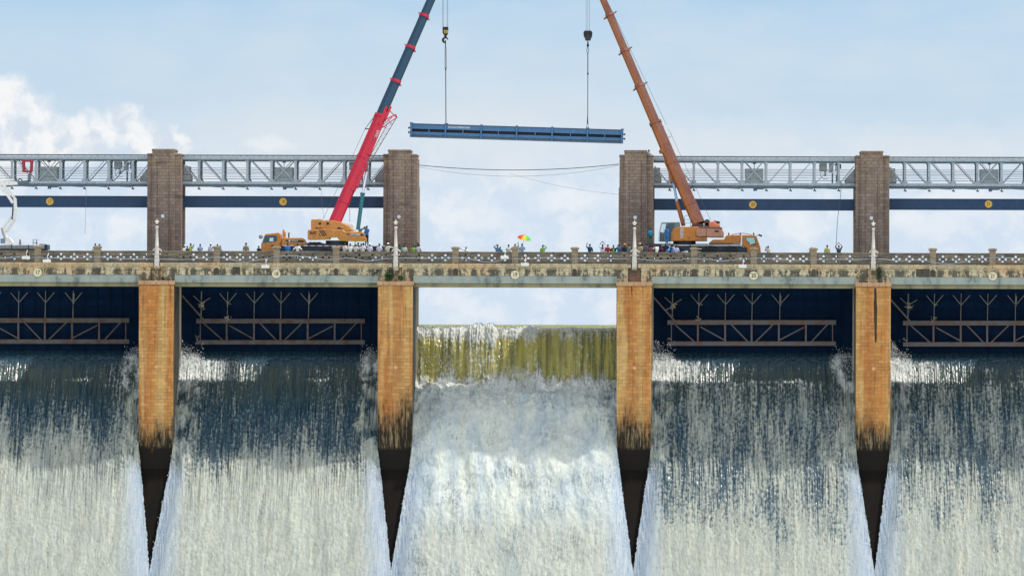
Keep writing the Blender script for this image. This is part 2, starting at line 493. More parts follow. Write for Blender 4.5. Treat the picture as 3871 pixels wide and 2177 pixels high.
def mat_water():
    """Falling water. The mesh carries how aerated each point is (foam), how silty, how finely spun, and how misty."""
    m, g, b = newmat('falling_water'); p = g.pos()
    at = g.node('ShaderNodeAttribute', attribute_name='foam')
    F, O, J = g.sep(at.outputs['Vector'])
    MI = g.node('ShaderNodeAttribute', attribute_name='mist').outputs['Fac']
    x, y, z = g.sep(p)
    sp = g.noise(g.vmul(p, (6.5, 3.2, 3.2)), 1.0, 6, 0.74)
    mid = g.noise(g.vmul(p, (1.0, 0.45, 0.45)), 1.0, 5, 0.6)
    thr = g.noise(g.vmul(p, (13.0, 0.6, 0.6)), 1.0, 4, 0.65)
    col = g.noise(g.vmul(p, (1.7, 0.16, 0.16)), 1.0, 5, 0.6)
    warp = g.vadd(g.vmul(p, (1.0, 1.0, 1.0)), g.vmul(g.vadd(g.noise(p, 0.9, 4, 0.6, col=True), (-0.5, -0.5, -0.5)), (0.9, 0.0, 1.6)))
    clump = g.noise(g.vmul(warp, (2.3, 0.75, 0.75)), 1.0, 6, 0.66)
    foam = g.mix(g.sm(sp, 0.32, 0.68), (0.36, 0.385, 0.345), (0.46, 0.48, 0.42))
    foam = g.mix(g.sm(clump, 0.50, 0.66, 0.0, 0.65), foam, (0.53, 0.545, 0.47))
    foam = g.mix(g.sm(clump, 0.46, 0.34, 0.0, 0.55), foam, (0.26, 0.30, 0.30))
    foam = g.mix(g.sm(mid, 0.40, 0.66, 0.0, 0.5), foam, (0.50, 0.49, 0.40))
    band = g.noise(g.vmul(p, (0.55, 0.07, 0.07)), 1.0, 4, 0.6)
    foam = g.mix(g.sm(g.m('ADD', band, g.m('MULTIPLY', g.m('SUBTRACT', sp, 0.5), 0.8)), 0.50, 0.72, 0.0, 0.55), foam, (0.24, 0.29, 0.30))
    strand = g.noise(g.vmul(warp, (3.4, 0.13, 0.13)), 1.0, 6, 0.68)
    foam = g.gain(foam, g.sm(strand, 0.36, 0.64, 0.76, 1.10))
    soft = g.noise(g.vmul(p, (0.75, 0.16, 0.16)), 1.0, 6, 0.6)
    mist = g.mix(g.sm(soft, 0.36, 0.62), (0.48, 0.545, 0.575), (0.65, 0.675, 0.605))
    mist = g.gain(mist, g.sm(sp, 0.3, 0.7, 0.90, 1.08))
    foam = g.mix(MI, foam, mist)
    spun = g.mix(g.sm(thr, 0.36, 0.62), (0.27, 0.345, 0.48), (0.38, 0.45, 0.56))  # bluish tint puts sky reflection and shade into the jets' colour
    foam = g.mix(g.m('MULTIPLY', J, g.sm(g.m('ADD', sp, g.m('MULTIPLY', thr, 0.6)), 0.60, 0.95, 1.0, 0.45)), foam, spun)
    dark = g.mix(g.sm(thr, 0.35, 0.65), (0.010, 0.042, 0.072), (0.040, 0.085, 0.112))
    silt = g.mix(g.sm(col, 0.36, 0.62), (0.25, 0.245, 0.10), (0.58, 0.50, 0.12))
    silt = g.mix(g.sm(sp, 0.45, 0.68, 0.0, 0.5), silt, (0.46, 0.45, 0.26))
    foam = g.mix(g.sm(z, -6.6, -5.2), foam, g.mix(g.sm(sp, 0.35, 0.62), (0.62, 0.64, 0.60), (0.86, 0.87, 0.84)))      # fresh spray, whitened further so the sunlit strips read bright
    clear = g.mix(O, dark, silt)
    # foam breaks into flecks where the aeration is partial
    fl = g.m('ADD', F, g.m('MULTIPLY', g.m('SUBTRACT', sp, 0.5), 1.55))
    fl = g.m('ADD', fl, g.m('MULTIPLY', g.m('SUBTRACT', thr, 0.5), g.m('SUBTRACT', 1.15, g.m('MULTIPLY', O, 0.9))))
    fac = g.sm(fl, 0.10, 1.0)
    fac = g.m('MULTIPLY', fac, g.sm(F, 0.0, 0.12))
    c = g.mix(fac, clear, foam)
    g.put(b.inputs['Base Color'], c)
    g.put(b.inputs['Roughness'], g.sm(fac, 0.0, 0.9, 0.25, 0.65))
    g.put(b.inputs['Specular IOR Level'], g.sm(fac, 0.0, 0.9, 0.5, 0.2))
    h = g.m('ADD', g.m('MULTIPLY', sp, 0.8), g.m('MULTIPLY', thr, 0.4))
    bump(g, b, h, 0.035, 0.08)
    tr = g.node('ShaderNodeBsdfTranslucent'); g.put(tr.inputs[0], g.mix(fac, g.mix(O, (0.02, 0.03, 0.03), (0.55, 0.45, 0.05)), (0.60, 0.61, 0.56)))
    ms = g.node('ShaderNodeMixShader'); g.put(ms.inputs[0], g.m('ADD', 0.12, g.m('MULTIPLY', O, 0.12)))
    g.t.links.new(b.outputs[0], ms.inputs[1]); g.t.links.new(tr.outputs[0], ms.inputs[2])
    out = g.t.nodes['Material Output']; g.t.links.new(ms.outputs[0], out.inputs[0])
    return m


def mat_spray():
    m, g, b = newmat('spray'); p = g.pos()
    g.put(b.inputs['Base Color'], (0.86, 0.88, 0.88)); b.inputs['Roughness'].default_value = 1.0; b.inputs['Specular IOR Level'].default_value = 0.0
    lw = g.node('ShaderNodeLayerWeight'); lw.inputs['Blend'].default_value = 0.5
    n = g.noise(p, 1.1, 3, 0.55)
    core = g.sm(lw.outputs['Facing'], 0.85, 0.1)
    a = g.m('MULTIPLY', core, g.sm(n, 0.34, 0.70, 0.0, 0.22))
    tr = g.node('ShaderNodeBsdfTransparent'); tl = g.node('ShaderNodeBsdfTranslucent'); g.put(tl.inputs[0], (0.86, 0.88, 0.88))
    m1 = g.node('ShaderNodeMixShader'); m1.inputs[0].default_value = 0.5
    g.t.links.new(b.outputs[0], m1.inputs[1]); g.t.links.new(tl.outputs[0], m1.inputs[2])
    m2 = g.node('ShaderNodeMixShader'); g.put(m2.inputs[0], a)
    g.t.links.new(tr.outputs[0], m2.inputs[1]); g.t.links.new(m1.outputs[0], m2.inputs[2])
    g.t.links.new(m2.outputs[0], g.t.nodes['Material Output'].inputs[0])
    return m


def mat_reservoir():
    m, g, b = newmat('silty_reservoir_water'); p = g.pos(); x, y, z = g.sep(p)
    n = g.noise(g.vmul(p, (0.06, 0.02, 1)), 1.0, 3, 0.5)
    c = g.mix(g.sm(n, 0.45, 0.70), (0.25, 0.25, 0.085), (0.11, 0.15, 0.12))
    g.put(b.inputs['Base Color'], c); b.inputs['Roughness'].default_value = 0.6; b.inputs['Specular IOR Level'].default_value = 0.05
    bump(g, b, g.noise(g.vmul(p, (0.8, 0.8, 1)), 1.0, 4, 0.6), 0.6, 0.3)
    return m


PIER, TOWER, FASCIA, PARA = mat_pier(), mat_tower(), mat_fascia(), mat_parapet()
GREYC = mat_conc('grey_lintel_concrete', (0.34, 0.37, 0.34), (0.26, 0.30, 0.285))
OLIVEC = mat_conc('olive_soffit_concrete', (0.30, 0.27, 0.16), (0.22, 0.20, 0.12))
DARKC = mat_conc('dark_soffit_concrete', (0.07, 0.07, 0.06), (0.045, 0.045, 0.04))
ROADM = mat_conc('asphalt', (0.055, 0.055, 0.052), (0.04, 0.04, 0.04))
WET, WATER, SPRAY, RESV = mat_wet(), mat_water(), mat_spray(), mat_reservoir()
STEEL = paint('grey_blue_truss_paint', (0.38, 0.44, 0.50), 0.5, 0.0, 0.3, (0.10, 0.11, 0.12))
STEELD = paint('dark_truss_steel', (0.10, 0.15, 0.20), 0.5, 0.0, 0.3)
NAVY = paint('navy_girder_paint', (0.010, 0.052, 0.135), 0.45, 0.0, 0.25, (0.02, 0.025, 0.04))
GATEM = paint('dark_navy_gate_paint', (0.003, 0.016, 0.048), 0.65, 0.0, 0.35, (0.012, 0.009, 0.008), spec=0.06)
RUST = mat_rust('rusted_gate_steel', (0.12, 0.112, 0.11), (0.10, 0.052, 0.035), 0.8)
RUSTL = mat_rust('pale_strut_steel', (0.20, 0.19, 0.18), (0.13, 0.08, 0.06), 0.3)
WHITE = paint('white_paint', (0.78, 0.77, 0.74), 0.5, 0.0, 0.25, (0.35, 0.31, 0.26), 3.0)
LAMPW = paint('aged_white_lamp_paint', (0.60, 0.545, 0.50), 0.6, 0.0, 0.45, (0.42, 0.36, 0.30), 3.0)
CREAM = plain('cream_disc_paint', (0.72, 0.62, 0.43), 0.6)
YELL = plain('yellow_disc_paint', (0.78, 0.46, 0.08), 0.5)
BLACK = plain('black_paint', (0.015, 0.015, 0.017), 0.5)
BROWNP = plain('brown_numeral_paint', (0.10, 0.045, 0.02), 0.5)
PALEB = plain('pale_blue_disc', (0.62, 0.72, 0.85), 0.4)
GREEN = plain('leaf_green', (0.03, 0.085, 0.025), 0.6)
BARK = plain('bark_brown', (0.08, 0.05, 0.03), 0.8)
CABLEM = plain('blue_grey_cable', (0.30, 0.38, 0.46), 0.5)
ROPE = plain('dark_rope', (0.07, 0.07, 0.075), 0.7)
ROPEL = plain('grey_wire_rope', (0.22, 0.25, 0.29), 0.5)
# ---------------------------------------------------------------- the dam: levels and spacing
PITCH = 22.01
PX = [-48.95 + PITCH * i for i in range(5)]          # centre lines of the piers in view (the fifth just beyond the frame)
HALF = 1.6
Z_ROAD, Z_PAR0, Z_PAR1 = 5.70, 5.62, 6.71
Z_GREY1, Z_GREY0, Z_SOFF = 4.48, 3.80, 3.42
X_MIN, X_MAX = PX[0] - 16.0, PX[4] + 1.7
BAYS = [(17, PX[0] - PITCH, PX[0]), (18, PX[0], PX[1]), (19, PX[1], PX[2]), (20, PX[2], PX[3]), (21, PX[3], PX[4])]

# ---------------------------------------------------------------- water noise
def perlin(x, y, seed):
    r = np.random.RandomState(seed); P = r.permutation(256); P = np.concatenate([P, P]); A = r.rand(256) * 2 * np.pi
    gx, gy = np.cos(A), np.sin(A)
    xi, yi = np.floor(x).astype(int), np.floor(y).astype(int); xf, yf = x - xi, y - yi
    u, v = xf ** 3 * (xf * (xf * 6 - 15) + 10), yf ** 3 * (yf * (yf * 6 - 15) + 10)
    xi &= 255; yi &= 255; x1, y1 = (xi + 1) & 255, (yi + 1) & 255
    def gr(a, b, dx, dy):
        h = P[P[a] + b]; return gx[h] * dx + gy[h] * dy
    a = gr(xi, yi, xf, yf); b = gr(x1, yi, xf - 1, yf); c = gr(xi, y1, xf, yf - 1); d = gr(x1, y1, xf - 1, yf - 1)
    return 1.5 * ((a + u * (b - a)) + v * ((c + u * (d - c)) - (a + u * (b - a))))


def fbm(x, y, seed, octv=4, gain=0.5):
    s = np.zeros(np.broadcast(x, y).shape); a = 1.0
    for i in range(octv):
        s = s + a * perlin(x * 2 ** i + 3.7 * i, y * 2 ** i + 1.3 * i, seed + i); a *= gain
    return s


def billow(x, y, seed, octv=4, gain=0.5):
    s = np.zeros(np.broadcast(x, y).shape); a = 1.0
    for i in range(octv):
        s = s + a * (0.55 - np.abs(perlin(x * 2 ** i + 3.7 * i, y * 2 ** i + 1.3 * i, seed + i)) * 1.2); a *= gain
    return s


def sstep(x, a, b):
    t = np.clip((x - a) / (b - a), 0, 1); return t * t * (3 - 2 * t)


SPILL = np.array([(9.4, -2.42), (8.4, -2.60), (7.6, -2.95), (6.9, -3.55), (6.0, -4.5), (4.0, -6.45), (2.0, -8.55), (0.0, -10.75), (-1.0, -11.85), (-3.6, -15.6), (-7.0, -20.6),
                  (-10.4, -25.6), (-17.5, -36.0)])
FREE = np.array([(16.0, -0.27), (11.5, -0.29), (10.0, -0.40), (9.2, -0.55), (8.5, -0.95), (7.8, -1.75), (7.2, -2.85), (6.75, -4.0), (6.4, -5.0), (6.0, -5.4), (5.2, -5.85),
                 (4.2, -6.6), (2.2, -8.4), (0.2, -10.55), (-1.0, -11.85), (-3.6, -15.6), (-7.0, -20.6), (-10.4, -25.6), (-17.5, -36.0)])


def profile(pts, n):
    s = np.concatenate([[0], np.cumsum(np.hypot(np.diff(pts[:, 0]), np.diff(pts[:, 1])))])
    t = np.linspace(0, s[-1], n); Y, Z = np.interp(t, s, pts[:, 0]), np.interp(t, s, pts[:, 1])
    k = np.exp(-np.linspace(-2, 2, 9) ** 2); k /= k.sum()
    for a in (Y, Z):
        e = np.pad(a, 4, mode='reflect', reflect_type='odd'); a[:] = np.convolve(e, k, 'valid')
    return t, Y, Z


def edge_half(z, half):
    return half + (PITCH / 2 + 0.05 - half) * np.clip((-11.6 - z) / 10.9, 0, 1) ** 0.92


def sheet(bay, xa, xb, pts, ramp, cols, rows, seed, gated=True, clip=None):
    xc = (xa + xb) / 2; half = (xb - xa) / 2 - HALF + 0.03
    t, Y, Z = profile(pts, rows)
    u = np.linspace(-1, 1, cols)
    U, T = np.meshgrid(u, t); Yg = np.repeat(Y[:, None], cols, 1); Zg = np.repeat(Z[:, None], cols, 1)
    H = edge_half(Zg, half)
    X = xc + U * H
    E = H * (1 - np.abs(U))                              # metres in from the sheet's edge
    S = T
    dy, dz = np.gradient(Y), np.gradient(Z); L = np.hypot(dy, dz); ny, nz = dz / L, -dy / L
    s = np.where(nz < 0, -1, 1); ny, nz = ny * s, nz * s
    flip = ny > 0; ny = np.where(flip & (np.abs(nz) < 0.2), -ny, ny)
    ny, nz = ny[:, None], np.abs(nz)[:, None]
    streak = 0.55 * perlin(X * 2.4, S * 0.14, seed) + 0.65 * perlin(X * 5.3, S * 0.22, seed + 1) + 0.75 * perlin(X * 12.0, S * 0.40, seed + 2)
    lump = fbm(X * 2.3, S * 1.5, seed + 3, 3, 0.55)
    speck = fbm(X * 3.6, S * 2.6, seed + 8, 3, 0.6)
    base = np.interp(-Zg, [-r[0] for r in ramp], [r[1] for r in ramp])
    if gated:
        wav = 0.8 * perlin(X * 0.45, S * 0.10, seed + 20) + 0.4 * perlin(X * 1.3, S * 0.2, seed + 21)
        F = sstep(base + 0.27 * streak + 0.25 * speck + 0.36 * wav, -0.40, 0.65)
        # turbulent plumes against the piers
        wl = 1.9 + 0.5 * perlin(S * 0.5, S * 0 + 4.1, seed + 12) + 0.35 * speck
        P = sstep(E, wl + 0.7, wl - 0.5) * sstep(-Zg, 2.4, 3.4) * sstep(-Zg, 15.5, 11.0)
        # the left and right plumes thicken differently
        tur = 0.62 + 0.75 * fbm(X * 0.9, S * 0.45, seed + 15, 4, 0.6)
        F = np.maximum(F, np.clip(P * tur, 0, 1))
        lf = X - (xc - H)
        zone = sstep(-Zg, 3.1, 3.6) * sstep(-Zg, 5.9, 4.7)  # extra foam where the sun strips fall, standing in for their glints
        F = np.maximum(F, zone * sstep(lf, 7.6, 2.0) * np.clip(0.62 + 0.45 * streak + 0.35 * speck, 0, 1))
        F = np.maximum(F, zone * sstep(lf, 3.0, 1.4) * np.clip(0.95 + 0.35 * speck, 0, 1))
        O = np.clip(0.10 * sstep(-Zg, 3.4, 4.6) * sstep(-Zg, 8.5, 5.2) + 0.0 * X, 0, 1)
        disp = 0.16 * streak * sstep(-Zg, 2.7, 6.0) * sstep(-Zg, 19, 12) + (0.05 - 0.035 * sstep(-Zg, 9, 15)) * lump * np.clip(F, 0, 1)
        disp = disp + P * sstep(-Zg, 4.6, 7.0) * (0.40 + 0.35 * fbm(X * 0.8, S * 0.4, seed + 17, 3, 0.45)) + P * sstep(-Zg, 6.0, 3.0) * 0.12 * (1 + fbm(X * 1.6, S * 1.2, seed + 18, 3, 0.5)) + 0.03 * speck
    else:
        rag = 0.75 * perlin(X * 0.9, X * 0 + 2.2, seed + 5) + 0.45 * perlin(X * 2.7, X * 0 + 7.7, seed + 6)
        rag = rag + 0.45 * perlin(X * 6.5, X * 0 + 1.1, seed + 16); cur = sstep(-Zg, 5.9 + rag, 4.3 + rag)
        column = perlin(X * 0.75, S * 0.05, seed + 7) + 0.55 * perlin(X * 1.9, S * 0.12, seed + 9)
        crest = sstep(-Zg, 0.30, 0.36) * sstep(-Zg, 2.0 + 0.8 * column, 0.6) * (0.35 + 0.65 * sstep(-X, 12.5, 17.0))
        Fc = sstep(0.16 + 0.10 * sstep(-X, 14.0, 18.0) + 0.40 * streak + 0.60 * speck + 0.55 * column + 1.3 * crest - 0.25 * cur, -0.25, 1.05) * sstep(-Zg, 0.28, 0.36)
        Fl = np.clip(0.95 + 0.35 * fbm(X * 0.35, S * 0.25, seed + 30, 4), 0.55, 1.0)
        F = cur * Fc + (1 - cur) * Fl
        O = cur
        big = fbm(X * 0.42, S * 0.18, seed + 31, 4, 0.42)
        disp = cur * (0.48 * column + 0.08 * streak + 0.05 * speck) * sstep(-Zg, 0.28, 0.9)
        disp = disp + cur * crest * 0.40 * (0.40 + 0.45 * speck + 0.25 * streak + 0.8 * column)
        disp = disp + (1 - cur) * sstep(-Zg, 5.9, 8.6) * (0.30 + 0.55 * big * sstep(-Zg, 24, 12) + 0.05 * lump)
        puff = fbm(X * 0.9, S * 0.9, seed + 50, 4, 0.55)
        disp = disp + sstep(-Zg, 4.7, 5.4) * sstep(-Zg, 9.0, 6.5) * (0.10 + 0.42 * puff)
        disp = disp * np.where(Zg > -0.28, 0.25, 1.0)
    # thin spun fans where the sheet spreads under the pier nose
    J = sstep(-Zg, 11.7, 14.0) * sstep(E, 1.7 + 0.17 * (-Zg - 11) + 0.25 * speck, 0.5)
    F = np.maximum(F, J * 0.93)
    disp = disp * (1 - 0.85 * J)
    under = sstep(-Zg, 11.5, 12.5)
    X = X + under * (1 - sstep(E, 0.0, 1.2)) * np.sign(U) * (0.04 * perlin(S * 0.9 + U, S * 0 + 0.4, seed + 41) + 0.05 * perlin(S * 5.1 + U, S * 0 + 0.4, seed + 42))
    rim = sstep(E, 0.0, 1.5)
    disp = disp - under * (1 - rim) * 0.55 + (1 - rim) * under * 0.07 * perlin(X * 9, S * 0.8, seed + 40)
    Yd = Yg + ny * disp; Zd = Zg + nz * disp
    co_ = np.stack([X, Yd, Zd], -1)
    MIST = np.zeros_like(F) if gated else (1 - cur) * (1 - 0.75 * sstep(-Zg, 15.0, 20.0))
    if clip is not None:
        MIST = MIST[:, (X[0] >= clip[0]) & (X[0] <= clip[1])]
        keep = (X[0] >= clip[0]) & (X[0] <= clip[1]); co_ = co_[:, keep]; F, O, J = F[:, keep], O[:, keep], J[:, keep]
    r, c = co_.shape[:2]
    idx = np.arange(r * c).reshape(r, c)
    q = np.stack([idx[:-1, :-1], idx[1:, :-1], idx[1:, 1:], idx[:-1, 1:]], -1).reshape(-1, 4)
    me = bpy.data.meshes.new('spillway_water')
    me.vertices.add(r * c); me.vertices.foreach_set('co', co_.reshape(-1).astype(np.float32))
    me.loops.add(q.size); me.loops.foreach_set('vertex_index', q.reshape(-1).astype(np.int32))
    me.polygons.add(len(q)); me.polygons.foreach_set('loop_start', np.arange(0, q.size, 4, dtype=np.int32))
    me.polygons.foreach_set('use_smooth', np.ones(len(q), dtype=bool))
    me.update(calc_edges=True)
    at = me.attributes.new('foam', 'FLOAT_VECTOR', 'POINT')
    at.data.foreach_set('vector', np.stack([F, O, J], -1).reshape(-1).astype(np.float32))
    at2 = me.attributes.new('mist', 'FLOAT', 'POINT'); at2.data.foreach_set('value', MIST.reshape(-1).astype(np.float32))
    me.materials.append(WATER)
    o = bpy.data.objects.new('spillway_water', me); COL.objects.link(o)
    tag(o, kind='structure')
    return o


FALL = {
    17: [(-2.6, -1.0), (-4.0, -0.40), (-7.0, -0.16), (-10.0, 0.08), (-12.5, 0.42), (-15.0, 0.75), (-40, 0.9)],
    18: [(-2.6, -1.1), (-3.4, -0.75), (-4.2, -0.22), (-5.4, -0.30), (-8.0, -0.20), (-11.0, -0.06), (-12.8, 0.35), (-14.5, 0.75), (-40, 0.9)],
    19: [(-2.6, 0.0), (-40, 0.9)],
    20: [(-2.6, -1.2), (-3.4, -0.8), (-4.0, -0.35), (-4.8, -0.45), (-5.3, -0.08), (-8.0, 0.16), (-12.0, 0.10), (-16.0, 0.16), (-19.0, 0.40), (-22.0, 0.8), (-40, 0.9)],
    21: [(-2.6, -1.2), (-3.4, -0.8), (-4.0, -0.35), (-4.9, -0.42), (-6.0, -0.08), (-9.0, 0.12), (-13.0, 0.18), (-17.0, 0.32), (-21.0, 0.7), (-40, 0.9)],
}
for n, xa, xb in BAYS:
    cl = (W(-70, 1088).x, 99) if n == 17 else (-99, W(3945, 1088).x) if n == 21 else None
    sheet(n, xa, xb, FREE if n == 19 else SPILL, FALL[n], 430, 460, 100 * n, n != 19, cl)

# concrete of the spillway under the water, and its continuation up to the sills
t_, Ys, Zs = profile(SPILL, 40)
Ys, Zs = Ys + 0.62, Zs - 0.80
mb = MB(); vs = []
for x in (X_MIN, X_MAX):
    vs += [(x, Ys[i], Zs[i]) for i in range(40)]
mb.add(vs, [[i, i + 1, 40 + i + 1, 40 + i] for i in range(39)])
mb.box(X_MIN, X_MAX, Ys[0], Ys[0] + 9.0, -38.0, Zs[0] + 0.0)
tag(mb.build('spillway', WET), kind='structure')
# ground and river below the dam (under the frame), the reservoir behind it
mb = MB(); mb.add([(-9000, -9000, -38.5), (9000, -9000, -38.5), (9000, 12, -38.5), (-9000, 12, -38.5)], [(0, 1, 2, 3)])
tag(mb.build('ground', mat_conc('riverbed_rock', (0.25, 0.25, 0.2), (0.12, 0.14, 0.08))), kind='structure')
mb = MB(); mb.add([(-400, -170, -35.5), (400, -170, -35.5), (400, -17, -35.5), (-400, -17, -35.5)], [(0, 1, 2, 3)])
tag(mb.build('river_water', mat_conc('white_water', (0.62, 0.66, 0.62), (0.45, 0.50, 0.48), (0.2, 0.25, 0.25), 0.3)), kind='structure')
mb = MB(); mb.add([(-9000, 15.9, -0.28), (9000, 15.9, -0.28), (30000, 60000, -0.28), (-30000, 60000, -0.28)], [(0, 1, 2, 3)])
tag(mb.build('reservoir_water', RESV), kind='structure')

# ---------------------------------------------------------------- piers
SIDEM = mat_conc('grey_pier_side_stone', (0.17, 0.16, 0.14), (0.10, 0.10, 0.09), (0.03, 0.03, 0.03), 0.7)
pier_labels = ['streaked orange granite pier carrying the lamp post between discs 17 and 18', 'orange granite pier with the green bush on its cap, beside the open bay',
               'orange granite pier between the open bay and disc 20', 'orange granite pier with one long black drip, between discs 20 and 21', 'orange granite pier closing bay 21, just beyond the edge']
pier0 = thing('dam_pier', pier_labels[0], 'pier', (PX[0], -0.8, -12.8), 'granite piers of the dam')
xc = PX[0]
m = MB(); m.prism([(xc - HALF, -13.4), (xc + HALF, -13.4), (xc + HALF, 3.58), (xc - HALF, 3.58)], -0.8, 12.8)
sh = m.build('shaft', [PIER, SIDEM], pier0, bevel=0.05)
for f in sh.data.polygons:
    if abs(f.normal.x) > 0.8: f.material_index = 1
m = MB(); w = 3.34 / 6
for i in range(6):
    m.box(xc - 1.67 + w * i + 0.006, xc - 1.67 + w * (i + 1) - 0.006, -0.90, -0.1, 3.585, 3.95)
m.build('cap_course', paint('cap_brick', (0.50, 0.30, 0.17), 0.85, 0, 0.4, (0.05, 0.04, 0.03), 1.2, (1, 1, 1), 0.2), pier0, bevel=0.02)
m = MB(); m.box(xc - 1.2, xc + 1.6, -0.1, 5.8, 3.582, 3.90)
m.build('bearing_block', DARKC, pier0)
m = MB(); p = W(595, 1388, -0.8); m.lathe([(0.17, -0.84), (0.17, -0.80)], (xc + 0.05, 0, -3.95), 20, 'Y')
m.build('medallion', plain('medallion_terracotta', (0.66, 0.34, 0.16)), pier0)
m = MB()
m.box(xc + HALF + 0.003, xc + HALF + 0.12, 6.2, 6.5, -4.4, 3.40)
m.build('gate_guide', paint('guide_rail', (0.45, 0.38, 0.30), 0.7), pier0)
m = MB()
m.box(xc - HALF - 0.12, xc - HALF - 0.003, 6.2, 6.5, -4.4, 3.40)
m.build('gate_guide', bpy.data.materials['guide_rail'], pier0)
piers = [pier0] + [copy_tree(pier0, (PITCH * i, 0, 0), pier_labels[i]) for i in range(1, 5)]

m = MB(); rr = random.Random(4); xq = W(3309, 1100, -0.8).x; pts_ = []
zs_ = [W(3309, y, -0.8).z for y in range(1090, 1296, 12)]
for i, z in enumerate(zs_): pts_.append((xq + 0.10 + 0.07 * math.sin(math.pi * i / len(zs_)) + rr.uniform(-0.02, 0.02), z))
for i, z in reversed(list(enumerate(zs_))): pts_.append((xq - 0.10 - 0.07 * math.sin(math.pi * i / len(zs_)) + rr.uniform(-0.02, 0.02) + 0.10 * (i / len(zs_)), z))
m.prism(pts_, -0.806, -0.803); m.build('black_drip', mat_conc('black_drip_stain', (0.07, 0.045, 0.03), (0.035, 0.028, 0.02)), piers[3])
# ---------------------------------------------------------------- road bridge: deck spans
DARKPATCH = mat_conc('dark_fascia_patch', (0.06, 0.056, 0.048), (0.10, 0.085, 0.065), (0.02, 0.02, 0.018), 0.7)  # dark tone of the spout stains and the flat fascia patches
road = MB(); road.box(X_MIN - 4, X_MAX, 0.36, 5.45, Z_ROAD - 0.25, Z_ROAD)
tag(road.build('road', ROADM), kind='structure')
mb = MB(); mb.box(X_MIN - 4, X_MAX, 5.45, 5.8, Z_PAR0 - 0.4, Z_ROAD + 0.15)
tag(mb.build('kerb', GREYC), kind='structure')
span_labels = {n: 'stained cream concrete deck span marked with disc %d' % n for n in (17, 18, 19, 20, 21)}
for n, xa, xb in BAYS:
    s = thing('deck_span', span_labels[n], 'bridge span', ((xa + xb) / 2, 0, Z_SOFF), 'deck spans of the road bridge')
    a, b = xa + 0.57, xb - 0.57
    m = MB(); m.box(a, b, 0.0, 0.35, Z_GREY1 + 0.003, 5.25); m.build('fascia', FASCIA, s, bevel=0.02)
    m = MB(); L = (b - a) / 4
    for i in range(4):
        m.box(a + L * i + 0.01, a + L * (i + 1) - 0.01, -0.13, 0.355, 5.253, 5.42); m.box(a + L * i + 0.01, a + L * (i + 1) - 0.01, -0.20, 0.36, 5.42, Z_PAR0 - 0.004)
    m.build('cornice', FASCIA, s, bevel=0.015)
    # corbels below the parapet posts
    for k in (1, 2, 3):
        xk = xa + PITCH * k / 4
        m = MB(); m.box(xk - 0.30, xk + 0.30, -0.10, -0.001, Z_GREY1 + (0.35 if k == 2 else 0.02), 5.25)
        m.build('corbel', FASCIA, s, bevel=0.02)
        if k != 2:
            ww = 0.20 if k == 3 else 0.26
            m = MB(); m.prism([(xk - ww, Z_GREY1 + 0.04), (xk + ww, Z_GREY1 + 0.04), (xk + ww, 5.0), (xk + ww * 0.7, 5.12), (xk, 5.18), (xk - ww * 0.7, 5.12), (xk - ww, 5.0)], -0.115, -0.101)
            m.build('spout_stain', DARKPATCH, s)
    if n in (18, 21):
        q0, q1 = (W(880, 995, 0), W(907, 1040, 0)) if n == 18 else (W(3463, 1002, 0), W(3537, 1050, 0))
        m = MB(); rr = random.Random(n); N_ = 9
        up_ = [(q0.x + (q1.x - q0.x) * i / N_, min(q0.z, 5.24) - rr.random() * 0.05) for i in range(N_ + 1)]; dn_ = [(q1.x - (q1.x - q0.x) * i / N_, q1.z + rr.random() * 0.12) for i in range(N_ + 1)]
        m.prism(up_ + dn_, -0.012, -0.003); m.build('dark_patch', DARKPATCH, s)
    ga, gb = xa + 1.62, xb - 1.62
    m = MB(); m.box(ga, gb, -0.06, 0.40, Z_GREY0, Z_GREY1); m.build('lintel_beam', GREYC, s, bevel=0.02)
    m = MB()
    m.box(a, ga, 0.02, 0.42, Z_GREY0 + 0.155, Z_GREY1); m.build('haunch', FASCIA, s)
    m = MB(); m.box(gb, b, 0.02, 0.42, Z_GREY0 + 0.155, Z_GREY1); m.build('haunch', FASCIA, s)
    m = MB(); m.prism([(ga + 0.02, Z_SOFF), (gb - 0.02, Z_SOFF), (gb - 0.02, Z_GREY0 - 0.003), (ga + 0.02, Z_GREY0 - 0.003)], 0.16, 0.9); m.build('soffit_edge', OLIVEC, s)
    m = MB(); m.box(xa + 0.1, xb - 0.1, 0.9, 5.79, Z_SOFF + 0.02, Z_ROAD - 0.26)
    m.build('deck_slab', DARKC, s)
    # number disc
    px, py = {17: (142, 1030), 18: (1044, 1035.5), 19: (1947, 1039), 20: (2849, 1042), 21: (3753, 1044)}[n]
    p = W(px, py, -0.12); m = MB().lathe([(0.41, -0.145), (0.42, -0.13), (0.42, -0.0)], (p.x, 0, p.z), 40, 'Y')
    dsk = m.build('number_disc', CREAM, s)
    m = MB()
    for k in range(48):
        t0, t1 = 2 * math.pi * k / 48, 2 * math.pi * (k + 1) / 48
        m.beam((p.x + 0.405 * math.cos(t0), -0.15, p.z + 0.405 * math.sin(t0)), (p.x + 0.405 * math.cos(t1), -0.15, p.z + 0.405 * math.sin(t1)), 0.018, 0.012)
    m.build('rim', BLACK, dsk)
    text('numeral', str(n), 0.52, BLACK, dsk, p.x, p.z, -0.152, 0.85, 0.004, bold=0.006)
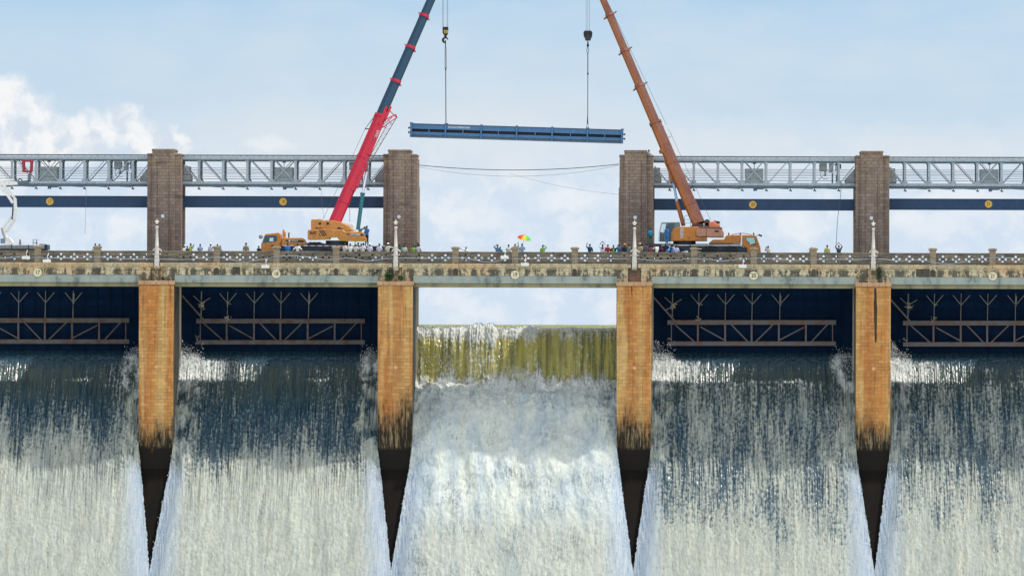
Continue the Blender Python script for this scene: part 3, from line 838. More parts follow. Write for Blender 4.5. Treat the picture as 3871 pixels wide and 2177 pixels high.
# lamp pilasters between the spans
PILW = 0.55
pil_cols = ['wet cream pilaster under the lamp post between discs 17 and 18', 'mossy pilaster under the lamp post beside the green bush', 'red-brown pilaster under the lamp post in front of the orange crane cab',
            'cream pilaster under the lamp post with a vine on its side', 'cream pilaster beyond disc 21']
for i, xk in enumerate(PX[:4]):
    s = thing('lamp_pilaster', pil_cols[i], 'pilaster', (xk, 0, 3.95), 'pilasters under the lamp posts')
    tint = FASCIA if i in (0, 1, 3, 4) else bpy.data.materials.get('red_brown_stain') or mat_conc('red_brown_stain', (0.26, 0.14, 0.10), (0.15, 0.09, 0.07))
    m = MB(); m.box(xk - PILW + 0.02, xk + PILW - 0.02, 0.10, 0.40, 3.90, Z_PAR0 - 0.3); m.build('panel', tint, s)
    m = MB(); m.box(xk - 0.62, xk - 0.30, -0.24, 0.36, 5.25, Z_PAR0); m.build('ledge_block', FASCIA, s, bevel=0.02); m = MB(); m.box(xk + 0.30, xk + 0.62, -0.24, 0.36, 5.25, Z_PAR0); m.build('ledge_block', FASCIA, s, bevel=0.02)
    m = MB(); m.box(xk - 0.24, xk + 0.24, -0.42, 0.12, 4.95, 5.28); m.prism([(xk - 0.24, 4.95), (xk + 0.24, 4.95), (xk + 0.16, 4.62), (xk - 0.16, 4.62)], -0.25, 0.12); m.build('lamp_bracket', FASCIA, s, bevel=0.02)

# ---------------------------------------------------------------- parapets with cross-shaped openings
def perforated(m, x0, x1, z0, z1, y0, y1, crosses):
    xs = {x0, x1}; zs = [z0, 5.86, 5.99, 6.055, 6.215, 6.29, 6.475, z1]
    for c in crosses: xs |= {c - 0.39, c - 0.19, c - 0.1, c + 0.1, c + 0.19, c + 0.39}
    xs = sorted(xs); nx, nz = len(xs) - 1, len(zs) - 1
    def hole(i, j):
        if i < 0 or j < 0 or i >= nx or j >= nz: return True
        mx = (xs[i] + xs[i + 1]) / 2
        for c in crosses:
            d = abs(mx - c)
            if d < 0.1 and j in (1, 5): return True
            if 0.19 < d < 0.39 and j == 3: return True
        return False
    vid = {}; vs = []; fs = []
    def V(x, y, z):
        k = (round(x, 4), round(y, 4), round(z, 4))
        if k not in vid: vid[k] = len(vs); vs.append((x, y, z))
        return vid[k]
    for i in range(nx):
        for j in range(nz):
            if hole(i, j): continue
            a, b, c, d = xs[i], xs[i + 1], zs[j], zs[j + 1]
            fs.append((V(a, y0, c), V(b, y0, c), V(b, y0, d), V(a, y0, d))); fs.append((V(a, y1, c), V(a, y1, d), V(b, y1, d), V(b, y1, c)))
            if hole(i - 1, j): fs.append((V(a, y0, c), V(a, y0, d), V(a, y1, d), V(a, y1, c)))
            if hole(i + 1, j): fs.append((V(b, y0, c), V(b, y1, c), V(b, y1, d), V(b, y0, d)))
            if hole(i, j - 1): fs.append((V(a, y0, c), V(a, y1, c), V(b, y1, c), V(b, y0, c)))
            if hole(i, j + 1): fs.append((V(a, y0, d), V(b, y0, d), V(b, y1, d), V(a, y1, d)))
    m.add(vs, fs)


par_labels = {n: 'pierced stone parapet with cross openings above disc %d' % n for n in (17, 18, 19, 20, 21)}
CAPM = paint('parapet_cap_stone', (0.29, 0.225, 0.155), 0.9, 0, 0.7, (0.09, 0.075, 0.06), 2.0, (1, 1, 1), 0.2)
for n, xa, xb in BAYS:
    s = thing('parapet', par_labels[n], 'parapet', ((xa + xb) / 2, 0, Z_PAR0), 'parapets along the road bridge')
    for q in range(4):
        x0 = xa + PITCH * q / 4 + (0.52 if q == 0 else 0.30); x1 = xa + PITCH * (q + 1) / 4 - (0.52 if q == 3 else 0.30)
        base = xa + PITCH * q / 4
        m = MB(); perforated(m, x0, x1, Z_PAR0, Z_PAR1 - 0.12, 0.02, 0.26, [base + o for o in (0.93, 2.14, 3.35, 4.57)])
        pan = m.build('panel', PARA, s)
        for o in (0.93, 2.14, 3.35, 4.57):
            m = MB()
            for k in range(14):
                t0, t1 = 2 * math.pi * k / 14, 2 * math.pi * (k + 1) / 14
                m.beam((base + o + 0.115 * math.cos(t0), 0.14, 6.135 + 0.115 * math.sin(t0)), (base + o + 0.115 * math.cos(t1), 0.14, 6.135 + 0.115 * math.sin(t1)), 0.04, 0.10)
            m.build('ring_tracery', PARA, pan)
        m = MB(); m.box(x0, x1, -0.04, 0.32, Z_PAR1 - 0.118, Z_PAR1); m.build('coping', PARA, s, bevel=0.02)
    for k in (1, 2, 3):
        xk = xa + PITCH * k / 4
        m = MB(); m.box(xk - 0.298, xk + 0.298, -0.06, 0.34, Z_PAR0, 6.93); po = m.build('post', CAPM, s, bevel=0.02)
        m = MB(); m.box(xk - 0.40, xk + 0.40, -0.14, 0.42, 6.933, 7.12); m.frustum((xk - 0.34, xk + 0.34, -0.08, 0.36, 7.121), (xk - 0.22, xk + 0.22, 0.02, 0.26, 7.17))
        m.build('post_cap', CAPM, po, bevel=0.03)
    m = MB()
    m.box(xa + 0.003, xa + 0.515, 0.0, 0.28, Z_PAR0, Z_PAR1 - 0.02); m.build('end_block', PARA, s)
    m = MB(); m.box(xb - 0.515, xb - 0.003, 0.0, 0.28, Z_PAR0, Z_PAR1 - 0.02); m.build('end_block', PARA, s)

# ---------------------------------------------------------------- lamp posts
lamp_labels = ['white fluted lamp post between discs 17 and 18', 'white lamp post beside the green bush and the red boom crane', 'white lamp post in front of the tower beside the orange crane cab',
               'white lamp post with the pink neck between discs 20 and 21', 'white lamp post beyond disc 21']
x0 = PX[0]; y0 = -0.22
lamp0 = thing('lamp_post', lamp_labels[0], 'lamp post', (x0, y0, 5.28), 'white lamp posts on the bridge')
m = MB(); m.frustum((x0 - 0.22, x0 + 0.22, y0 - 0.2, y0 + 0.2, 5.285), (x0 - 0.21, x0 + 0.21, y0 - 0.19, y0 + 0.19, 5.75)); m.frustum((x0 - 0.25, x0 + 0.25, y0 - 0.23, y0 + 0.23, 5.75), (x0 - 0.23, x0 + 0.23, y0 - 0.21, y0 + 0.21, 5.83))
m.frustum((x0 - 0.20, x0 + 0.20, y0 - 0.18, y0 + 0.18, 5.83), (x0 - 0.19, x0 + 0.19, y0 - 0.17, y0 + 0.17, 6.38)); m.box(x0 - 0.23, x0 + 0.23, y0 - 0.21, y0 + 0.21, 6.381, 6.46)
m.build('plinth', LAMPW, lamp0, bevel=0.012)
m = MB(); m.lathe([(0.205, 6.462), (0.20, 6.75), (0.175, 7.15), (0.185, 7.17), (0.165, 7.20), (0.10, 8.75), (0.13, 8.80), (0.15, 8.85), (0.17, 8.93), (0.12, 8.98), (0.07, 9.0)], (x0, y0, 0), 10); m.build('shaft', LAMPW, lamp0, smooth=True)
for sg in (-1, 1):
    m = MB()
    pts = [(x0 + sg * (0.15 + 0.02 * k), y0, 6.82 + 0.075 * math.sin(k * 0.5)) for k in range(12)]
    m.tube(pts, [0.045 + 0.03 * (k / 11) for k in range(12)], 8)
    if sg > 0: m.tube([(x0 + 0.36, y0, 6.84), (x0 + 0.42, y0, 6.72), (x0 + 0.40, y0, 6.62)], [0.06, 0.055, 0.03], 8)
    m.ball((x0 + sg * 0.30, y0, 6.40), 0.09, 0.07, 0.06)
    m.build('scroll_bracket', LAMPW, lamp0, smooth=True)
m = MB(); m.lathe([(0.05, 9.0), (0.055, 9.12), (0.045, 9.17), (0.08, 9.19)], (x0, y0, 0), 10); m.build('neck', plain('dark_lamp_neck', (0.05, 0.05, 0.05)), lamp0, smooth=True)
m = MB(); m.lathe([(0.09, 9.19), (0.205, 9.43)], (x0, y0, 0), 6); lan = m.build('lantern', plain('frosted_lantern', (0.80, 0.79, 0.70), 0.3), lamp0)
m = MB(); m.lathe([(0.235, 9.432), (0.21, 9.45), (0.06, 9.50), (0.03, 9.55), (0.035, 9.62), (0.01, 9.72)], (x0, y0, 0), 6); m.build('finial', LAMPW, lan)
lamps = [lamp0] + [copy_tree(lamp0, (PITCH * i, 0, 0), lamp_labels[i]) for i in range(1, 4)]

# ---------------------------------------------------------------- hoist towers
tower_labels = ['brown stone tower between girders 17 and 18', 'brown stone tower right behind the red boom crane', 'brown stone tower beside the orange crane cab, a man on its shoulder',
                'brown stone tower between girders 20 and 21', 'brown stone tower closing bay 21, just beyond the edge']
tw0 = thing('stone_tower', tower_labels[0], 'tower', (PX[0], 6.4, 3.4), 'stone hoist towers of the dam')
k8 = 1 + 8 / D
xa, xb = W(556, 700, 6.4).x, W(683, 700, 6.4).x
ca, cb = W(575, 700, 6.4).x, W(659, 700, 6.4).x
ztop, zsh = W(615, 563, 6.4).z, W(615, 580, 6.4).z
m = MB(); m.frustum((xa - 0.03, xb + 0.05, 6.65, 10.4, 3.42), (xa, xb, 6.65, 10.4, zsh - 0.2)); m.build('shaft', TOWER, tw0, bevel=0.03)
m = MB(); m.box(xa - 0.04, xb + 0.04, 6.60, 10.42, zsh - 0.197, zsh); m.build('shoulder_coping', TOWER, tw0, bevel=0.05)
m = MB(); m.frustum((ca - 0.05, cb + 0.05, 6.4, 10.2, 3.43), (ca, cb, 6.4, 10.2, ztop - 0.24)); m.build('centre_bay', TOWER, tw0, bevel=0.03)
m = MB(); m.box(ca - 0.05, cb + 0.05, 6.33, 10.25, ztop - 0.237, ztop); m.build('coping', TOWER, tw0, bevel=0.06)
m = MB(); mid = (ca + cb) / 2
m.box(mid - 0.52, mid + 0.52, 6.33, 6.399, 5.0, ztop - 0.95); m.box(ca + 0.10, mid - 0.56, 6.37, 6.399, 5.0, ztop - 1.5); m.box(mid + 0.56, cb - 0.10, 6.37, 6.399, 5.0, ztop - 1.5)
m.build('raised_panel', TOWER, tw0, bevel=0.03)
m = MB(); m.frustum((xa + 0.06, xb - 0.02, 10.8, 12.4, 3.42), (xa + 0.06, xb - 0.02, 10.8, 12.4, zsh - 0.35)); m.build('rear_shaft', TOWER, tw0, bevel=0.04)
GUIDE = paint('pale_guide_rail', (0.62, 0.47, 0.32), 0.6, 0, 0.3, (0.2, 0.12, 0.08))
for sgn, xx in ((-1, xa - 0.06), (1, xb + 0.06)):
    m = MB(); m.box(xx - 0.06, xx + 0.06, 10.42, 10.62, 3.42, zsh - 3.0); m.build('guide_rail', GUIDE, tw0)
m = MB(); p = W(615, 817, 6.26); m.lathe([(0.17, 6.28), (0.17, 6.328)], (p.x, 0, p.z), 24, 'Y'); m.build('disc_lamp', PALEB, tw0)
towers = [tw0] + [copy_tree(tw0, (PITCH * i * 1.0, 0, 0), tower_labels[i]) for i in range(1, 5)]
XB = []                                                   # tower faces bounding each bay
TWX = ((xa + xb) / 2, (xb - xa) / 2)
for n, a, b in BAYS:
    XB.append((n, a - PX[0] + TWX[0] + TWX[1] + 0.02, b - PX[0] + TWX[0] - TWX[1] - 0.02))

# ---------------------------------------------------------------- steel truss hoist bridges
TY0, TY1 = 8.6, 11.6
zt = lambda py: W(1065, py, 8.6).z
rail_top, ch1, ch0, un0 = zt(586), zt(592.5), zt(604), zt(608)
bc1, bc0, bd0 = zt(687), zt(697), zt(705)
tr_labels = {17: 'grey steel truss bridge above girder 17 with the red basket', 18: 'grey steel truss bridge above girder 18 with a box panel', 20: 'grey steel truss bridge above girder 20 behind the orange boom',
             21: 'grey steel truss bridge above girder 21 cut by the frame'}
hoist_tags = {17: 'grey hoist motor cabinet on truss above girder 17', 18: 'grey hoist motor cabinet on truss above girder 18', 20: 'grey hoist motor cabinet on truss above girder 20', 21: 'grey hoist motor cabinet on truss above girder 21'}
for n, a, b in XB:
    if n == 19: continue
    c = (a + b) / 2; pit = 91.3 / K * (1 + 8.6 / D)
    s = thing('truss_bridge', tr_labels[n], 'truss bridge', (c, 10, bc0), 'steel truss bridges between the towers')
    posts = [c + pit * (k - 0.5) for k in range(-3, 5)]
    for yy, depth in ((TY0, 0.22), (TY1, 0.22)):
        m = MB(); m.box(a, b, yy, yy + depth, ch0, ch1); m.build('top_chord', STEEL, s)
        m = MB(); m.box(a, b, yy, yy + depth, bc0, bc1); m.build('bottom_chord', STEEL, s)
        m = MB()
        for i in range(len(posts) - 1):
            l, r = posts[i], posts[i + 1]
            up, dn = (l + 0.18, ch0), (r - 0.1, bc1)
            if i < 3: segs = [((l + 0.25, ch0), (r - 0.15, bc1))]
            elif i > 3: segs = [((r - 0.25, ch0), (l + 0.15, bc1))]
            else: segs = [((l + 0.25, ch0), (r - 0.15, bc1)), ((r - 0.25, ch0), (l + 0.15, bc1))]
            for e, (p, q) in enumerate(segs):
                o = 0.06 + 0.07 * e
                m.beam((p[0], yy + o, p[1]), (q[0], yy + o, q[1]), 0.085, 0.05)
        l, r = a, posts[0]; m.beam((l + 0.1, yy + 0.06, ch0 - 0.5), (r - 0.15, yy + 0.06, bc1), 0.09, 0.05); m.beam((b - 0.1, yy + 0.06, ch0 - 0.5), (posts[-1] + 0.15, yy + 0.06, bc1), 0.09, 0.05)
        m.build('diagonal_bracing', STEEL, s)
        for x in posts:
            m = MB(); m.box(x - 0.11, x + 0.11, yy - 0.02, yy + 0.235, bc0 - 0.02, ch0 + 0.02)
            m.prism([(x - 0.11, ch0), (x - 0.26, ch0 + 0.01), (x - 0.11, ch0 - 0.3)], yy + 0.02, yy + 0.06); m.prism([(x + 0.11, ch0), (x + 0.26, ch0 + 0.01), (x + 0.11, ch0 - 0.3)], yy + 0.02, yy + 0.06)
            m.prism([(x - 0.11, bc1 - 0.01), (x - 0.3, bc1 - 0.01), (x - 0.11, bc1 + 0.3)], yy + 0.02, yy + 0.06); m.prism([(x + 0.11, bc1 - 0.01), (x + 0.3, bc1 - 0.01), (x + 0.11, bc1 + 0.3)], yy + 0.02, yy + 0.06)
            m.build('post', STEEL, s)
            if yy == TY0:
                m = MB(); m.box(x - 0.05, x + 0.05, yy - 0.05, yy + 0.1, bd0 - 0.22, bc0 - 0.01); m.prism([(x - 0.16, bd0 - 0.28), (x + 0.14, bd0 - 0.36), (x + 0.17, bd0 - 0.22), (x - 0.05, bd0 - 0.15)], yy - 0.05, yy + 0.1)
                m.build('cable_hook', STEELD, s)
    m = MB(); m.box(a, b, TY0 + 0.3, TY1 - 0.1, ch0 - 0.12, ch0 - 0.02); m.box(a, b, TY0 - 0.05, TY0 + 0.0, un0, ch0 - 0.003); m.build('top_deck', STEELD, s)
    m = MB()
    m.prism([(a, bd0), (b, bd0), (b, bc0 - 0.004), (a, bc0 - 0.004)], TY0 + 0.04, TY1 + 0.1)
    for x0_, x1_ in zip(posts[:-1], posts[1:]): m.prism([(x0_, bd0 - 0.003), (x1_ - 0.15, bd0 - 0.13), (x1_ - 0.15, bd0 - 0.003)], TY0 + 0.06, TY0 + 0.3)
    m.build('walkway_floor', STEELD, s)
    m = MB(); m.box(a, b, TY0 + 0.02, TY0 + 0.1, rail_top - 0.12, rail_top)
    k = 0; x = a + 0.4
    while x < b - 0.2: m.box(x, x + 0.06, TY0 + 0.03, TY0 + 0.09, ch1, rail_top - 0.12); x += 0.62
    m.build('top_rail', paint('dark_rail_paint', (0.13, 0.14, 0.14), 0.6) if n == 17 else bpy.data.materials['dark_rail_paint'], s)
    m = MB()
    for py in (636, 642.5, 648.5, 654, 659.5, 668, 677.5):
        r = 0.028 if py in (642.5, 668, 677.5) else 0.02
        m.tube([(a, TY1 - 0.25, zt(py) + 0.06), (b, TY1 - 0.25, zt(py) + 0.06)], r, 6)
    for py in (642.5, 668): m.tube([(a, TY0 + 0.33, zt(py)), (b, TY0 + 0.33, zt(py))], 0.024, 6)
    m.build('handrail', STEEL, s)
    # hoist drive panel in the middle with its motor and gear below
    h = thing('hoist_cabinet', hoist_tags[n], 'cabinet', (c, 9.6, bc1), 'hoist cabinets on the trusses')
    m = MB(); m.box(c - 0.84, c + 0.84, 9.0, 11.0, zt(668), zt(632.5)); m.build('cabinet', paint('cabinet_grey', (0.30, 0.34, 0.36), 0.5) if n == 17 else bpy.data.materials['cabinet_grey'], h, bevel=0.02)
    m = MB(); m.frustum((c - 0.95, c + 0.95, 8.95, 11.0, bc1 + 0.01), (c - 0.80, c + 0.80, 9.05, 11.0, zt(669))); m.build('skirt', bpy.data.materials['cabinet_grey'], h)
    m = MB(); m.box(c - 0.13, c + 0.17, 9.0, 9.5, zt(615), zt(604.5)); m.tube([(c + 0.02, 9.2, zt(615)), (c + 0.02, 9.2, zt(632))], 0.03, 6); m.build('limit_switch', STEELD, h)
    m = MB(); m.tube([(c + 0.1, 8.9, zt(705)), (c + 0.1, 8.9, zt(717))], 0.17, 10); m.box(c + 0.2, c + 0.85, 8.8, 9.2, zt(711), zt(706)); m.build('gear_motor', STEELD, h)
    # end housings
    for sg, e in ((1, a), (-1, b)):
        m = MB()
        if sg > 0: m.box(e, e + 0.62, 9.2, 11.0, zt(660), zt(630)); m.box(e, e + 0.75, 9.15, 11.05, zt(685), zt(661)); 
        else:
            m.prism([(e - 0.9, zt(672)), (e, zt(632)), (e, zt(686)), (e - 0.9, zt(686))], 9.3, 11.0)
        m.build('end_housing', paint('housing_grey', (0.45, 0.47, 0.49), 0.5) if (n == 17 and sg == 1) else bpy.data.materials['housing_grey'], s, bevel=0.02)
    hx = c + 8.05 / 1 * 0.89
    m = MB(); m.box(hx - 1.05, hx - 0.35, 9.2, 10.2, zt(640), zt(612)); m.box(hx - 0.15, hx + 0.25, 9.1, 10, zt(645), zt(612)); m.build('hoist_gearbox', bpy.data.materials['cabinet_grey'], s, bevel=0.03)
    m = MB()
    for k, (dx, z0_, z1_) in enumerate([(0.45, 612, 640), (0.6, 618, 650), (0.8, 615, 632), (0.5, 655, 686), (0.1, 648, 690), (-0.6, 642, 660)]):
        m.box(hx + dx, hx + dx + 0.09 + 0.05 * (k % 3), 9.2, 9.5, zt(z1_), zt(z0_))
    m.tube([(hx - 0.9, 9.1, zt(640)), (hx - 0.95, 9.1, zt(660)), (hx - 0.6, 9.1, zt(672)), (hx - 0.2, 9.1, zt(668))], 0.025, 6)
    m.tube([(hx + 0.2, 9.1, zt(618)), (hx + 0.9, 9.1, zt(618))], 0.04, 6)
    m.build('hoist_linkage', STEELD, s)

# ---------------------------------------------------------------- counterweight girders
g_labels = {17: 'navy blue girder carrying yellow disc 17', 18: 'navy blue girder carrying yellow disc 18', 20: 'navy blue girder carrying yellow disc 20', 21: 'navy blue girder carrying yellow disc 21'}
discpx = {17: (188, 762), 18: (1070, 763), 20: (2846, 774), 21: (3737, 772)}
gz = {17: (740.5, 783.5), 18: (742.0, 785.0), 20: (752.5, 795), 21: (752, 794)}
for n, a, b in XB:
    if n == 19: continue
    cpx = discpx[n][0]; z1, z0 = W(cpx, gz[n][0], 9.2).z, W(cpx, gz[n][1], 9.2).z
    s = thing('counterweight_girder', g_labels[n], 'girder', ((a + b) / 2, 9.2, z0), 'counterweight girders between the towers')
    m = MB(); m.box(a - 0.2, b + 0.2, 9.25, 10.4, z0 + 0.035, z1 - 0.035); m.build('box_web', NAVY, s)
    m = MB(); m.box(a - 0.2, b + 0.2, 9.18, 10.45, z1 - 0.034, z1); m.build('top_flange', paint('red_oxide_flange', (0.06, 0.03, 0.05), 0.6) if n == 17 else bpy.data.materials['red_oxide_flange'], s)
    m = MB(); m.box(a - 0.2, b + 0.2, 9.14, 10.45, z0, z0 + 0.034); m.build('bottom_flange', paint('blue_flange', (0.02, 0.08, 0.22), 0.5) if n == 17 else bpy.data.materials['blue_flange'], s)
    p = W(*discpx[n], 9.2); m = MB().lathe([(0.34, 9.2), (0.35, 9.215), (0.35, 9.25)], (p.x, 0, p.z), 36, 'Y'); d = m.build('number_disc', YELL, s)
    text('numeral', str(n), 0.46, BROWNP, d, p.x, p.z, 9.196, 0.8, 0.003)

# ---------------------------------------------------------------- crest gates
gate_labels = {17: 'dark blue crest gate with rusty truss below deck span 17', 18: 'dark blue crest gate with debris on its struts below deck span 18',
               20: 'dark blue crest gate with brown rusty truss below deck span 20', 21: 'dark blue crest gate below deck span 21, cut by the frame'}
GY = 7.95
proto = None
for n, xa_, xb_ in BAYS:
    if n == 19: continue
    s = thing('crest_gate', gate_labels[n], 'gate', ((xa_ + xb_) / 2, 8.6, -2.6), 'crest gates of the dam')
    dx = xa_ - PX[0]
    def Q(px, py, Y): v = W(px, py, Y); return (v.x + dx, Y, v.z)
    def bar(m, a, b, w, d=0.12, Y=GY): m.beam(Q(*a, Y), Q(*b, Y), w, d)
    a, b = xa_ + HALF + 0.02, xb_ - HALF - 0.02
    lip = -2.66
    m = MB(); m.box(a, b, 8.75, 8.95, lip, 5.72); m.build('skin_plate', GATEM, s)
    m = MB()
    for z in (lip + 0.0, -1.0, 0.4, 1.45, 2.5, 3.6): m.box(a, b, 8.62, 8.748, z, z + 0.10)
    for k in range(1, 16): xk = a + (b - a) * k / 16; m.box(xk - 0.04, xk + 0.04, 8.64, 8.747, lip + 0.1, 5.70)
    m.build('stiffener', GATEM, s)
    rm = RUST if n in (17, 18) else (bpy.data.materials.get('brown_rusted_steel') or mat_rust('brown_rusted_steel', (0.15, 0.14, 0.15), (0.17, 0.09, 0.06), 0.7))
    m = MB(); bar(m, (742, 1213.5), (1379, 1213.5), 0.43, 0.14); m.build('upper_beam', rm, s)
    m = MB(); bar(m, (742, 1293.5), (1379, 1293.5), 0.40, 0.14); m.build('lower_beam', rm, s)
    for x in (757, 857, 960, 1060, 1163, 1265, 1366):
        m = MB(); w = 0.09 if x in (757, 1366) else 0.17
        bar(m, (x, 1222.5), (x, 1285.2), w, 0.1, GY); m.build('truss_post', rm, s)
    for p, q in (((770, 1222), (843, 1286)), ((866, 1230), (955, 1279)), ((970, 1208), (1052, 1293)), ((1155, 1208), (1068, 1293)), ((1258, 1232), (1167, 1279)), ((1353, 1214), (1280, 1293))):
        m = MB(); bar(m, p, q, 0.11, 0.06, GY - 0.11); m.build('truss_diagonal', rm, s)
    m = MB(); bar(m, (688, 1117), (768, 1206), 0.16, 0.08, GY - 0.05); m.build('corner_brace', rm, s)
    for i, x in enumerate((762, 861, 962, 1063, 1168)):
        m = MB(); top = 1102
        bar(m, (x, top), (x - 2, 1204), 0.10 if i in (0,) else 0.065, 0.06)
        bar(m, (x, 1146), (x - 31, 1109 if i else 1118), 0.07, 0.05); bar(m, (x, 1146), (x + 33, 1108 if i else 1126), 0.075, 0.05)
        if i == 4: bar(m, (x + 1, 1112), (x, 1150), 0.17, 0.07, GY - 0.05)
        m.build('branched_strut', RUSTL, s)
    m = MB()
    rnd = random.Random(n)
    for (px, py, k, sp) in ((762, 1152, 34, 10), (857, 1202, 12, 9), (747, 1276, 5, 5), (861, 1146, 6, 4)):
        for _ in range(k):
            u = Q(px + rnd.gauss(0, sp * 0.6), py + rnd.gauss(0, sp * 0.6), GY - 0.2 - rnd.random() * 0.1); v = (u[0] + rnd.uniform(-0.25, 0.25), u[1] - rnd.uniform(0, 0.1), u[2] + rnd.uniform(-0.2, 0.16))
            m.beam(u, v, 0.03, 0.03)
    tag(m.build('caught_driftwood', plain('bleached_driftwood', (0.52, 0.45, 0.33), 0.9) if n == 17 else bpy.data.materials['bleached_driftwood'], s), kind='stuff')
# ---------------------------------------------------------------- vehicles: shared helpers
CY0, CY1 = 2.3, 4.95                       # near and far side of a crane standing on the road
CRANEY = paint('crane_yellow_orange', (0.54, 0.22, 0.045), 0.4, 0, 0.45, (0.22, 0.09, 0.03), 1.2)
CRANEO = paint('crane_orange', (0.47, 0.165, 0.02), 0.4, 0, 0.55, (0.20, 0.075, 0.03), 1.2)
BOOMR = paint('boom_red', (0.46, 0.004, 0.030), 0.35, 0, 0.2, (0.25, 0.01, 0.02))
BOOMD = paint('boom_teal_black', (0.004, 0.040, 0.085), 0.35, 0, 0.2, (0.02, 0.03, 0.04))
BOOMO = paint('boom_orange', (0.26, 0.075, 0.015), 0.5, 0, 0.85, (0.16, 0.045, 0.02), 0.8, (1, 1, 0.5))
BOOMB = paint('boom_weathered_red', (0.12, 0.028, 0.014), 0.6, 0, 0.7, (0.09, 0.025, 0.02), 0.9, (1, 1, 0.5))
TEAL = paint('cylinder_teal', (0.01, 0.12, 0.15), 0.35, 0, 0.1)
CHROME = plain('chrome_rod', (0.62, 0.64, 0.70), 0.25, 0.6)
CHASSIS = paint('chassis_navy', (0.012, 0.03, 0.055), 0.5, 0, 0.3)
GLASS = plain('dark_cab_glass', (0.02, 0.07, 0.10), 0.15, 0, 0.6)
GLASSL = plain('pale_opaque_pane', (0.62, 0.75, 0.82), 0.2, 0, 0.6)
GLASST = plain('teal_cab_glass', (0.28, 0.58, 0.55), 0.2, 0, 0.6)
TYRE = plain('tyre_rubber', (0.02, 0.02, 0.02), 0.85)
RIMM = plain('dull_wheel_rim', (0.20, 0.10, 0.07), 0.6)
OFFW = paint('off_white_deck', (0.72, 0.72, 0.70), 0.5, 0, 0.3)
CWT = paint('counterweight_dusty', (0.42, 0.20, 0.13), 0.6, 0, 0.5, (0.20, 0.10, 0.08))
REDO = paint('faded_red_orange', (0.70, 0.20, 0.09), 0.5, 0, 0.3, (0.25, 0.08, 0.05))
YLINE = plain('yellow_edge_line', (0.75, 0.55, 0.04), 0.5)
MIDY = (CY0 + CY1) / 2


def conv(ox, oy, k):
    def f(zx, zy, Y=CY0):
        return W(ox + zx / k, oy + zy / k, Y)
    def poly(pts, Y=CY0):
        return [(f(x, y, Y).x, f(x, y, Y).z) for x, y in pts]
    return f, poly


def prism_part(name, pts, y0, y1, mat, parent, bevel=0.03):
    m = MB(); m.prism(pts, y0, y1); return m.build(name, mat, parent, bevel=bevel)


def wheel(parent, x, y, z, r=0.66, w=0.42):
    m = MB(); m.lathe([(r * 0.55, 0), (r * 0.93, 0), (r, 0.06), (r, w - 0.06), (r * 0.93, w), (r * 0.55, w)], (x, y, z), 24, 'Y'); t = m.build('wheel', TYRE, parent, smooth=True)
    m = MB(); m.lathe([(r * 0.54, 0.05), (r * 0.50, 0.02), (r * 0.3, 0.12), (r * 0.12, 0.12), (r * 0.12, 0.02), (0.02, 0.02)], (x, y, z), 18, 'Y'); m.build('rim', RIMM, t, smooth=True)


def boxboom(m, p, q, w0, w1, d0, d1):
    """telescopic section: flat sides with cut corners"""
    def sec(w, d): h, e = w / 2, d / 2; return [(-h * 0.8, -e), (h * 0.28, -e), (h, -e * 0.35), (h, e * 0.35), (h * 0.28, e), (-h * 0.8, e), (-h, e * 0.6), (-h, -e * 0.6)]
    m.loft(p, q, sec(w0, d0), sec(w1, d1))


# ---------------------------------------------------------------- crane with the red boom
f1, p1 = conv(900, 720, 3.578)
cr = thing('mobile_crane', 'yellow mobile crane with red and black boom leaning over the open bay', 'crane', (f1(1150, 800).x, MIDY, Z_ROAD))
def up(pts): return pts
zr = lambda z: 720 * 0 + z
cab = prism_part('truck_cab', p1([(312, 900), (312, 712), (325, 700), (360, 604), (376, 588), (553, 570), (580, 600), (572, 752), (545, 790), (538, 900)]), CY0, CY1 - 0.2, CRANEY, cr, 0.05)
prism_part('window', p1([(332, 708), (368, 612), (520, 608), (530, 680), (500, 690)]), CY0 - 0.02, CY0 + 0.02, GLASS, cab, 0)
prism_part('window_pane', p1([(425, 690), (428, 642), (476, 640), (478, 686)]), CY0 - 0.03, CY0 - 0.021, GLASSL, cab, 0)  # opaque pale plate paints the sky seen through the far window
prism_part('windscreen', p1([(322, 702), (360, 608), (364, 610), (330, 702)]), CY0 + 0.15, CY1 - 0.35, GLASS, cab, 0)
prism_part('door_handle', p1([(443, 752), (447, 738), (480, 734), (476, 750)]), CY0 - 0.035, CY0 - 0.001, BLACK, cab, 0)
m = MB(); p = f1(306, 627); m.ball((p.x, CY0 + 0.1, p.z), 0.20, 0.06, 0.20); q = f1(345, 632); m.tube([(p.x, CY0 + 0.1, p.z), (q.x, CY0 + 0.25, q.z)], 0.02, 6); m.build('mirror', plain('mirror_grey', (0.25, 0.27, 0.29), 0.4), cab, smooth=True)
m = MB(); a = f1(300, 790); m.box(a.x - 0.12, a.x + 0.3, CY0 + 0.05, CY1 - 0.3, Z_ROAD + 0.35, a.z); m.build('bumper', BLACK, cab, bevel=0.04)
hood = prism_part('engine_hood', p1([(584, 752), (584, 662), (600, 640), (860, 640), (885, 660), (912, 706), (915, 736)]), CY0 + 0.05, CY1 - 0.1, CRANEY, cr, 0.05)
prism_part('black_stripe', p1([(645, 673), (878, 675), (894, 702), (650, 694)]), CY0 + 0.03, CY0 + 0.049, BLACK, hood, 0)
p = f1(745, 684); text('lettering', '\u25CF SANY', 0.22, OFFW, hood, p.x, p.z, CY0 + 0.026, 1.1, 0.003)
